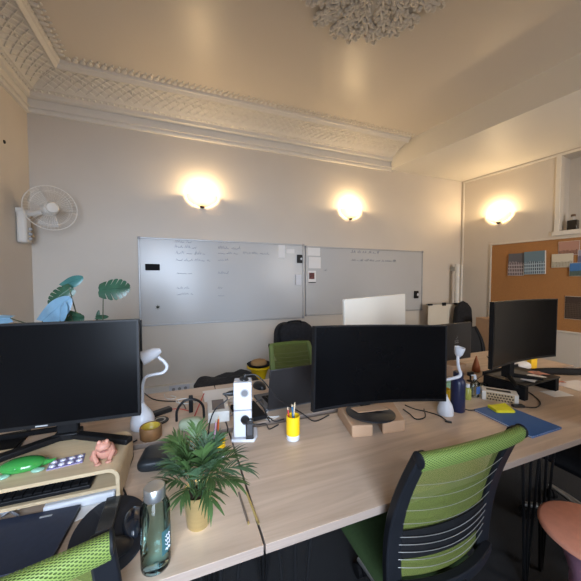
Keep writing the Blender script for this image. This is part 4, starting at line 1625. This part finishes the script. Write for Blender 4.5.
# ------------------------------------------------------------------ office chairs
def office_chair(loc, rz, label, top=.98, seat_mat=None, knit=None, panel=None, star=None, w=.43, back=True, seat_z=.47, bottom=.49, frame=None, arm0=17):
    """faces local +y; the back stands at local y about -0.25"""
    t = thing('office_chair', label, 'chair', loc, rz, None)
    seat_mat = seat_mat or greencloth
    knit = knit or greenknit
    panel = panel or greenback
    H = top-bottom
    w = w*.95

    def bp(u, v, off=0):
        ww = w*(.5+.03*math.sin(PI*v))*2*.5
        x = (u-.5)*2*ww*(1.0-.0*v)
        y = -.205-.035*v-.045*v*v-.03*math.sin(PI*v*1.1)*-1*.6+.045*(2*u-1)**2*(.4+.6*(1-v))+off
        return Vector((x, y, bottom+H*v))
    if back:
        b = MB()
        b.sheet(lambda u, v: bp(.05+.9*u, .06+.93*v), 16, 16)
        b.build('back_mesh', panel, t, smooth=60)
        b = MB()
        for u0 in (.03, .97):
            prev = None
            ring = []
            n = 14
            for k in range(n+1):
                v = k/n
                c = bp(u0, v)
                hw = .030-.008*v
                ring.append([c+Vector((-hw, -.020, 0)), c+Vector((hw, -.020, 0)), c+Vector((hw*.8, .012, 0)), c+Vector((-hw*.8, .012, 0))])
            vs = [p for r_ in ring for p in r_]
            fs = [(0, 1, 2, 3)[::-1], tuple(4*n+i for i in range(4))]
            for k in range(n):
                for i in range(4):
                    j = (i+1) % 4
                    fs.append((4*k+i, 4*k+j, 4*k+4+j, 4*k+4+i))
            b2 = MB()
            b2.add(vs, fs)
            b2.build('back_frame', frame or chair_blk, t, bevel=.006, smooth=50)
        # lumbar band behind the mesh, thin steel slats
        b = MB()
        b.sheet(lambda u, v: bp(.06+.88*u, .20+.20*v, -.010), 16, 6, .003)
        b.build('lumbar_band', blackm, t, smooth=60)
        for k in range(9):
            v = (.155, .21, .262, .315, .37, .47, .57, .67, .77)[k]
            b = MB()
            b.tube([bp(.06+.88*i/14, v+.0*i, -.015)+Vector((0, 0, -.012*math.sin(PI*i/14))) for i in range(15)], .0012 if k < 5 else .0008, 5)
            b.build('slat', silver, t)
        # rolled top edge
        b = MB()

        def roll(u, v):
            uu = -.01+1.02*u
            c = bp(uu, 1.0)
            a = R(-40)+v*R(265)
            r = .017
            p = c+Vector((0, -.012+r*1.05*math.cos(a), r*math.sin(a)-.012+.006*math.sin(PI*u)))
            if v > .72:
                p.z -= (v-.72)*.06
                p.y += (v-.72)*.02
            return p
        b.sheet(roll, 20, 14)
        b.build('top_roll', knit, t, smooth=70)
        b = MB()
        b.sheet(lambda u, v: roll(u, v)+Vector((0, 0, -.004))+(bp(u, 1.0)+Vector((0, -.012, -.012))-roll(u, v))*.16, 20, 14)
        b.build('roll_core', pm('knit_core_'+('g' if knit is greenknit else 'b'), (.045, .075, .015) if knit is greenknit else (.01, .01, .01), .9), t, smooth=70)
        for u0 in (-.012, 1.012):
            b = MB()
            c = bp(u0, 1.0)
            b.blob(c+Vector((0, -.012, -.012)), (.006, .022, .022), 10, 8)
            b.build('roll_cap', chair_blk, t, smooth=60)
        b = MB()
        b.sheet(lambda u, v: bp(u, .0+.07*v, -.012), 12, 2, -.03)
        b.tube([(0, -.24, bottom+.02), (0, -.22, .42), (0, -.08, .385)], [.035, .04, .04], 10)
        b.build('back_bracket', chair_blk, t, smooth=50, bevel=.004)
    b = MB()
    sw, sd = .39, .44

    def seat(u, v):
        a = 2*PI*u
        e = .42
        cx = math.copysign(abs(math.cos(a))**e, math.cos(a))
        sy = math.copysign(abs(math.sin(a))**e, math.sin(a))
        rr = math.cos(v*PI/2)**.35 if v < 1 else 0
        return Vector((sw/2*cx*rr, sd/2*sy*rr+.03, seat_z-.045+.045*math.sin(v*PI/2)))
    b.sheet(seat, 40, 10)
    b.build('seat', seat_mat, t, smooth=60)
    b = MB()
    b.prism([(sw*.47*math.copysign(abs(math.cos(a))**.42, math.cos(a)), .03+sd*.47*math.copysign(abs(math.sin(a))**.42, math.sin(a))) for a in [2*PI*k/36 for k in range(36)]], seat_z-.065, seat_z-.044)
    b.box((0, .0, seat_z-.09), (.20, .24, .05))
    b.build('seat_pan', chair_blk, t, smooth=40)
    MB().lathe([(.028, .10), (.028, .26), (.020, .26), (.020, seat_z-.10)], 16).build('gas_column', chair_blk, t)
    for k in range(5):
        a = 2*PI*k/5+R(arm0)
        b = MB()
        ca, sa = math.cos(a), math.sin(a)
        b.tube([(.02*ca, .02*sa, .125), (.16*ca, .16*sa, .105), (.29*ca, .29*sa, .078)], [.026, .021, .015], 8, flat=.8)
        b.build('base_arm', star or silver, t, smooth=60)
        b = MB()
        for sg in (-1, 1):
            p = Vector((.285*ca-sg*.013*sa, .285*sa+sg*.013*ca, .029))
            n_ = Vector((-sa, ca, 0))
            b.cyl(p-n_*.009, p+n_*.009, .029, .029, 16)
        b.cyl((.285*ca, .285*sa, .03), (.285*ca, .285*sa, .075), .008)
        b.build('caster', blackm, t)
    return t


office_chair((.795, .865, 0), R(0), 'green mesh office chair with slatted black back in front of the curved monitor')
office_chair((-.385, .835, 0), R(11), 'green knitted mesh office chair at the lower left in front of the closed laptop')
office_chair((.985, 2.33, 0), PI, 'pale green mesh office chair behind the far desk with a black backpack on it', top=.83, bottom=.46, frame=pm('pale_green_frame', (.15, .20, .06), .6))
bknit = pm('black_knit', (.014, .014, .016), .9, var=.2, scale=80)
office_chair((2.14, .88, 0), 0, 'dark office chair with a silver star base at the lower right under the desk', seat_mat=bknit, knit=bknit, panel=bknit, arm0=133)
office_chair((.33, 2.36, 0), PI, 'black backless office seat behind the far desk with a black jacket on it', seat_mat=bknit, back=False)
office_chair((3.24, 2.26, 0), PI, 'black office chair behind the far desk near the cork board wall', seat_mat=bknit, knit=bknit, panel=bknit, top=.85)


def wobble_stool(loc, label, seatc, ped, base, H, tilt=(0, 0), r=.16):
    t = thing('stool', label, 'stool', loc, 0, rot=(tilt[0], tilt[1], 0))
    MB().lathe([(0, H-.03), (r*.86, H-.03), (r, H-.018), (r*1.0, H-.008), (r*.93, H), (0, H+.003)], 40, cap=False).build('seat', seatc, t, smooth=60)
    MB().lathe([(r*.80, .07), (r*.55, .16), (r*.42, .26), (r*.42, H-.18), (r*.54, H-.11), (r*.72, H-.045), (r*.86, H-.028)], 40).build('pedestal', ped, t, smooth=70)
    MB().lathe([(r*.5, 0), (r*.85, .02), (r*.98, .05), (r*.95, .07), (r*.8, .075)], 40).build('base', base, t, smooth=60)
    return t


wobble_stool((1.435, .565, 0), 'round salmon pink stool with a mauve pedestal at the lower right', pm('salmon_seat', (.85, .36, .24), .6, var=.05, scale=40, bump=.1), pm('mauve_plastic', (.50, .25, .36), .5), pm('green_base', (.06, .30, .05), .5), .505, r=.17)
wobble_stool((.775, 2.98, 0), 'yellow stool by the back wall carrying a hat', yellow, yellow, blackm, .53, r=.135)
ht = thing('hat', 'tan hat with a black brim lying on the yellow stool', 'hat', (.765, 2.96, .533))
MB().lathe([(0, 0), (.11, .0), (.123, .012), (.128, .022), (.10, .014), (0, .014)], 30, cap=False).build('brim', blackm, ht, smooth=60)
MB().lathe([(.085, .014), (.088, .035), (.07, .055), (.04, .064), (0, .063)], 30, sx=1.0, sy=.85, cap=False).build('crown', pm('tan_felt', (.35, .20, .08), .85, bump=.2), ht, smooth=60)

# backpack over the green chair
bk = thing('backpack', 'black backpack hanging behind the pale green chair', 'backpack', (1.10, 2.80, .57))
b = MB()
b.sheet(soft(.42, .17, .43, 12, .38), 36, 16)
b.build('bag_body', blackcloth, bk, smooth=70)
b = MB()
b.sheet(soft(.26, .06, .22, 14, .5), 24, 10, M=Matrix.Translation((0, -.085, .05)))
b.build('front_pocket', blackcloth, bk, smooth=70)
b = MB()
b.tube(bez([(-.09, -.02, .42), (-.06, -.05, .445), (.04, -.06, .448), (.08, -.02, .42)], 6), .010, 6)
b.tube(bez([(-.15, -.05, .42), (-.19, -.09, .36), (-.18, -.10, .25), (-.16, -.06, .18)], 6), .014, 6, flat=.4)
b.build('straps', blackm, bk)
# backpack chair needs something to hang from: it rests on a low shelf box behind the chair
o = MB().box((0, 0, .285), (.40, .26, .57)).build('storage_box', pm('dark_box', (.03, .03, .035), .6), None, loc=(1.11, 2.82, 0), bevel=.01)
tag(o, 'dark storage box on the floor under the black backpack', 'box')

# jacket
b = MB()


def jk(u, v):
    f = soft(.52, .34, .19, 22, .45)(u, v)
    f.z += .010*math.sin(f.x*16)+.010*math.sin(f.x*37+f.y*20)
    f.z = max(f.z, 0)
    return f


b.sheet(jk, 60, 24)
o = b.build('jacket', blackcloth, None, loc=(.345, 2.33, .472), smooth=70)
tag(o, 'crumpled black padded jacket behind the far desk, left of the green chair', 'jacket')

# ------------------------------------------------------------------ far right corner
fl = thing('flip_chart', 'white flip chart with black clips leaning in the far right corner', 'flip chart', (3.86, 3.40, 0), R(-3))
b = MB()


def fold(u, v):
    x = (u-.5)*.60
    return Vector((x, -.02+.012*math.sin(u*17)*(1-v)**.7+.0*v, .45+.60*v))


b.sheet(fold, 40, 6, .002)
b.build('paper_pad', pm('canvas_white', (.66, .60, .50), .8, var=.02), fl, smooth=60)
b = MB()
b.box((0, 0, 1.055), (.62, .02, .018))
b.build('clip_bar', silver, fl)
for x in (-.27, .0, .25):
    MB().box((x, -.028, 1.055), (.075 if x else .06, .03, .028 if x else .05), ).build('clip', black, fl, bevel=.006)
b = MB()
for x, y0, y1 in ((-.25, .02, .0), (.25, .02, .0), (0, .03, .16)):
    b.tube([(x*.9, y0, 1.05), (x*1.1, y1, .01)], .010, 8)
b.build('tripod_legs', alu, fl)
for k, (u, y, r, z, lab) in enumerate(((457.5, 3.45, .036, 1.69, 'thick white cardboard tube standing in the far right corner'), (461.8, 3.50, .016, 1.69, 'thin pale tube beside the thick one in the far right corner'))):
    p = at(u, 264, y)
    MBt = MB()
    MBt.lathe([(0, 0), (r, 0), (r, z), (r*.85, z), (r*.85, z-.01), (0, z-.01)], 20, cap=False)
    tag(MBt.build('poster_tube', pm('tube_white', (.68, .66, .62), .5), None, loc=(p.x, y, 0), smooth=50), lab, 'tube')
tag(MB().box((0, 0, 0), (.05, .10, .07)).build('wall_bracket', silver, None, loc=(at(453.5, 269, 3.55).x, 3.55, at(453.5, 269, 3.55).z), bevel=.006), 'small grey bracket on the back wall beside the thick white tube', 'bracket')
p = at(463, 300, 3.22)
ca_ = thing('instrument_case', 'tall rounded black padded case standing in the far right corner', 'case', (p.x, 3.22, 0), R(-20))
b = MB()


def case(u, v):
    a = 2*PI*u
    w_ = .115+.05*math.exp(-((v-.25)/.2)**2)*1.2+.02*math.exp(-((v-.7)/.15)**2)
    z = 1.115*v
    k = min(1, (1-v)*9)**.5*min(1, v*12+.2)**.5
    e = .5
    return Vector((w_*k*math.copysign(abs(math.cos(a))**e, math.cos(a)), .06*k*math.copysign(abs(math.sin(a))**e, math.sin(a)), z))


b.sheet(case, 28, 30)
b.build('case_body', blackcloth, ca_, smooth=70)
b = MB()
b.tube(bez([(.04, -.065, .80), (.05, -.10, .74), (.05, -.10, .66), (.04, -.07, .60)], 5), .009, 6)
b.build('case_handle', blackm, ca_)
p = at(489, 343, 2.72)
o = thing('carton', 'tall brown carton on the floor between the black chair and the right wall', 'box', (p.x+.12, 2.78, 0), R(-8))
MB().box((0, 0, .45), (.24, .28, .90)).build('carton_body', kraft, o, bevel=.004)
MB().box((.02, -.165, .30), (.24, .05, .56)).build('grey_flap', pm('grey_card', (.24, .22, .19), .8), o, rot=(R(-6), 0, 0))

# ------------------------------------------------------------------ monstera
mon = thing('monstera', 'tall potted monstera with split leaves behind the large left monitor', 'plant', (-.42, 1.86, T))
MB().lathe([(0, 0), (.06, 0), (.08, .13), (.082, .135), (.074, .135), (.07, .115), (0, .11)], 28, cap=False).build('pot', pm('grey_pot', (.25, .25, .26), .6), mon, smooth=50)
MB().lathe([(0, .118), (.07, .114), (.072, .11)], 20, cap=False).build('soil', soil_m, mon)
MO = Vector((-.42, 1.86, T))


def mleaf(c, tipdir, normal, L, Wd, splits, mat, name='leaf'):
    """c: where the stalk joins; returns nothing, adds leaf mesh as a part"""
    t = Vector(tipdir).normalized()
    n = Vector(normal)
    n = (n-t*n.dot(t)).normalized()
    s = t.cross(n)
    b = MB()

    def W(a):
        return Wd*.5*(math.sin(PI*min(1, .10+.90*a))**.62)*(1.08-.30*a)

    def pt(a, q, sg):
        back = -.10*L*math.exp(-a*9)*q*1.6
        x = a*L+back+q*W(a)*.28
        y = sg*q*W(a)
        z = -.10*L*(a-.35)**2-.22*abs(y)*q
        return Vector(c)+t*x+s*y+n*z-MO
    nf = 6
    for sg in (-1, 1):
        for f in range(nf):
            a0, a1 = f/nf*.97, (f+1)/nf*.97
            gap = .20*(a1-a0) if splits else 0
            cols = []
            nq = 6
            for j in range(nq+1):
                q = j/nq
                g = gap*max(0, (q-.42)/.58)**.6 if q > .42 else 0
                if splits and q < .30 and False:
                    g = 0
                cols.append([pt(a0+g+(a1-a0-g)*k/3, q*(1 if k in (1, 2) or not splits else (1-.06*(q > .9))), sg) for k in range(4)])
            vs = [p for r_ in cols for p in r_]
            fs = []
            for j in range(nq):
                for k in range(3):
                    q4 = (j*4+k, j*4+k+1, j*4+k+5, j*4+k+4)
                    fs.append(q4 if sg > 0 else q4[::-1])
            b.add(vs, fs)
    b.tube([Vector(c)+t*(L*k/6)-n*(.10*L*(k/6-.35)**2-.001)-MO for k in range(7)], .0022, 5)
    return b.build(name, mat, mon, smooth=60)


def stalk(p0, p1, bend=(0, 0, 0)):
    p0, p1 = Vector(p0), Vector(p1)
    m_ = (p0+p1)/2+Vector(bend)
    MB().tube([q-MO for q in bez([p0, m_, p1], 8)], [.0045-.002*k/16 for k in range(17)], 7).build('stalk', pm('stalk_brown', (.08, .09, .05), .5), mon)


base = MO+Vector((0, 0, .12))
c1 = at(99, 290, 1.85)
mleaf(c1, (1, -.1, .10), (-.05, -1, .42), .155, .135, True, monst_m)
stalk(base, c1+Vector((.02, 0, 0)), (.0, 0, -.02))
c2 = at(69, 287.5, 1.95)
mleaf(c2+Vector((.01, 0, 0)), (-.85, -.1, -.75), (-.1, -1, .3), .14, .11, True, monst_m)
stalk(base, c2, (-.02, 0, .05))
c3 = at(62, 286, 2.0)
mleaf(c3, (.95, .0, .5), (.1, -1, .5), .115, .075, False, monst_t)
stalk(base, c3, (-.05, 0, .05))
c4 = at(42, 321, 1.80)
mleaf(c4, (.75, 0, .75), (-.3, -1, .3), .17, .12, False, monst_sheen)
stalk(base, c4, (-.05, 0, .1))
c5 = at(60, 321, 1.78)
mleaf(c5, (.2, 0, 1), (-.7, -1, .1), .10, .06, False, monst_sheen)
c6 = at(58, 321, 1.88)
mleaf(c6, (.9, 0, .1), (0, -1, .6), .12, .10, True, monst_m)
c7 = at(68, 311, 1.88)
mleaf(c7, (1, 0, -.45), (0, -.7, 1), .08, .03, False, monst_m)
c8 = at(96, 317, 1.86)
mleaf(c8, (1, 0, .0), (0, -1, 1), .06, .035, False, monst_m)
c9 = at(97, 319, 1.88)
mleaf(c9, (.2, 0, 1), (0, -1, 0), .05, .02, False, monst_m)
c0 = at(10, 318, 1.65)
mleaf(c0, (-1, -.1, -.05), (0, -.7, 1), .13, .08, False, monst_sheen)
stalk(base, c0, (.0, 0, .09))
stalk(base, c5, (0, 0, 0))
stalk(base, c6, (0, 0, 0))
stalk(base, c7, (0, 0, 0.02))
stalk(base, c8, (0, 0, 0.0))
stalk(base, c9, (0, 0, 0.0))

# dark tray in the cable gap between the two desk rows
MBg = MB()
MBg.box((0, 0, -.02), (2.6, .12, .006))
MBg.box((0, -.057, 0), (2.6, .006, .04))
MBg.box((0, .057, 0), (2.6, .006, .04))
tag(MBg.build('cable_tray', blackm, None, loc=(1.5, 1.365, T-.06)), 'black cable tray in the gap between the two desk rows', 'cable tray')

tb = thing('tablet', 'small dark tablet with a pale picture under the monitor at the left edge', 'tablet', on(-2, 447), R(8))
MB().box((0, 0, .005), (.17, .22, .008)).build('tablet_body', black, tb, bevel=.003)
MB().box((0, 0, .0096), (.14, .19, .001)).build('tablet_screen', pm('tablet_picture', (.45, .45, .30), .3, var=.5, scale=18), tb)

cable('black cable snaking from the tower towards the black laptop', [dk(262, 398, .01), dk(268, 404, .008), dk(266, 413), dk(274, 421), dk(284, 419)], .0028)
cable('grey cable curling beside the phone box', [dk(229, 417), dk(234, 412), dk(230, 407), dk(226, 402, .004), dk(232, 398)], .0028, pm('grey_cable', (.30, .30, .32), .5))
cable('white earphone cable lying behind the tower', [dk(262, 399), dk(270, 396), dk(273, 402), dk(266, 405), dk(262, 401, .006), dk(270, 399, .006)], .0022, wc)
cable('red cable on the far left desk by the charger', [dk(165, 411), dk(173, 409), dk(181, 409), dk(189, 411)], .0022, pm('red_lacquer', (.45, .03, .03), .4))
tag(MB().box((0, 0, .0012), (.15, .09, .0024)).build('paper_sheet', paper, None, loc=on(91, 505), rz=R(20)), 'white sheet showing between the closed laptop and the riser', 'paper')
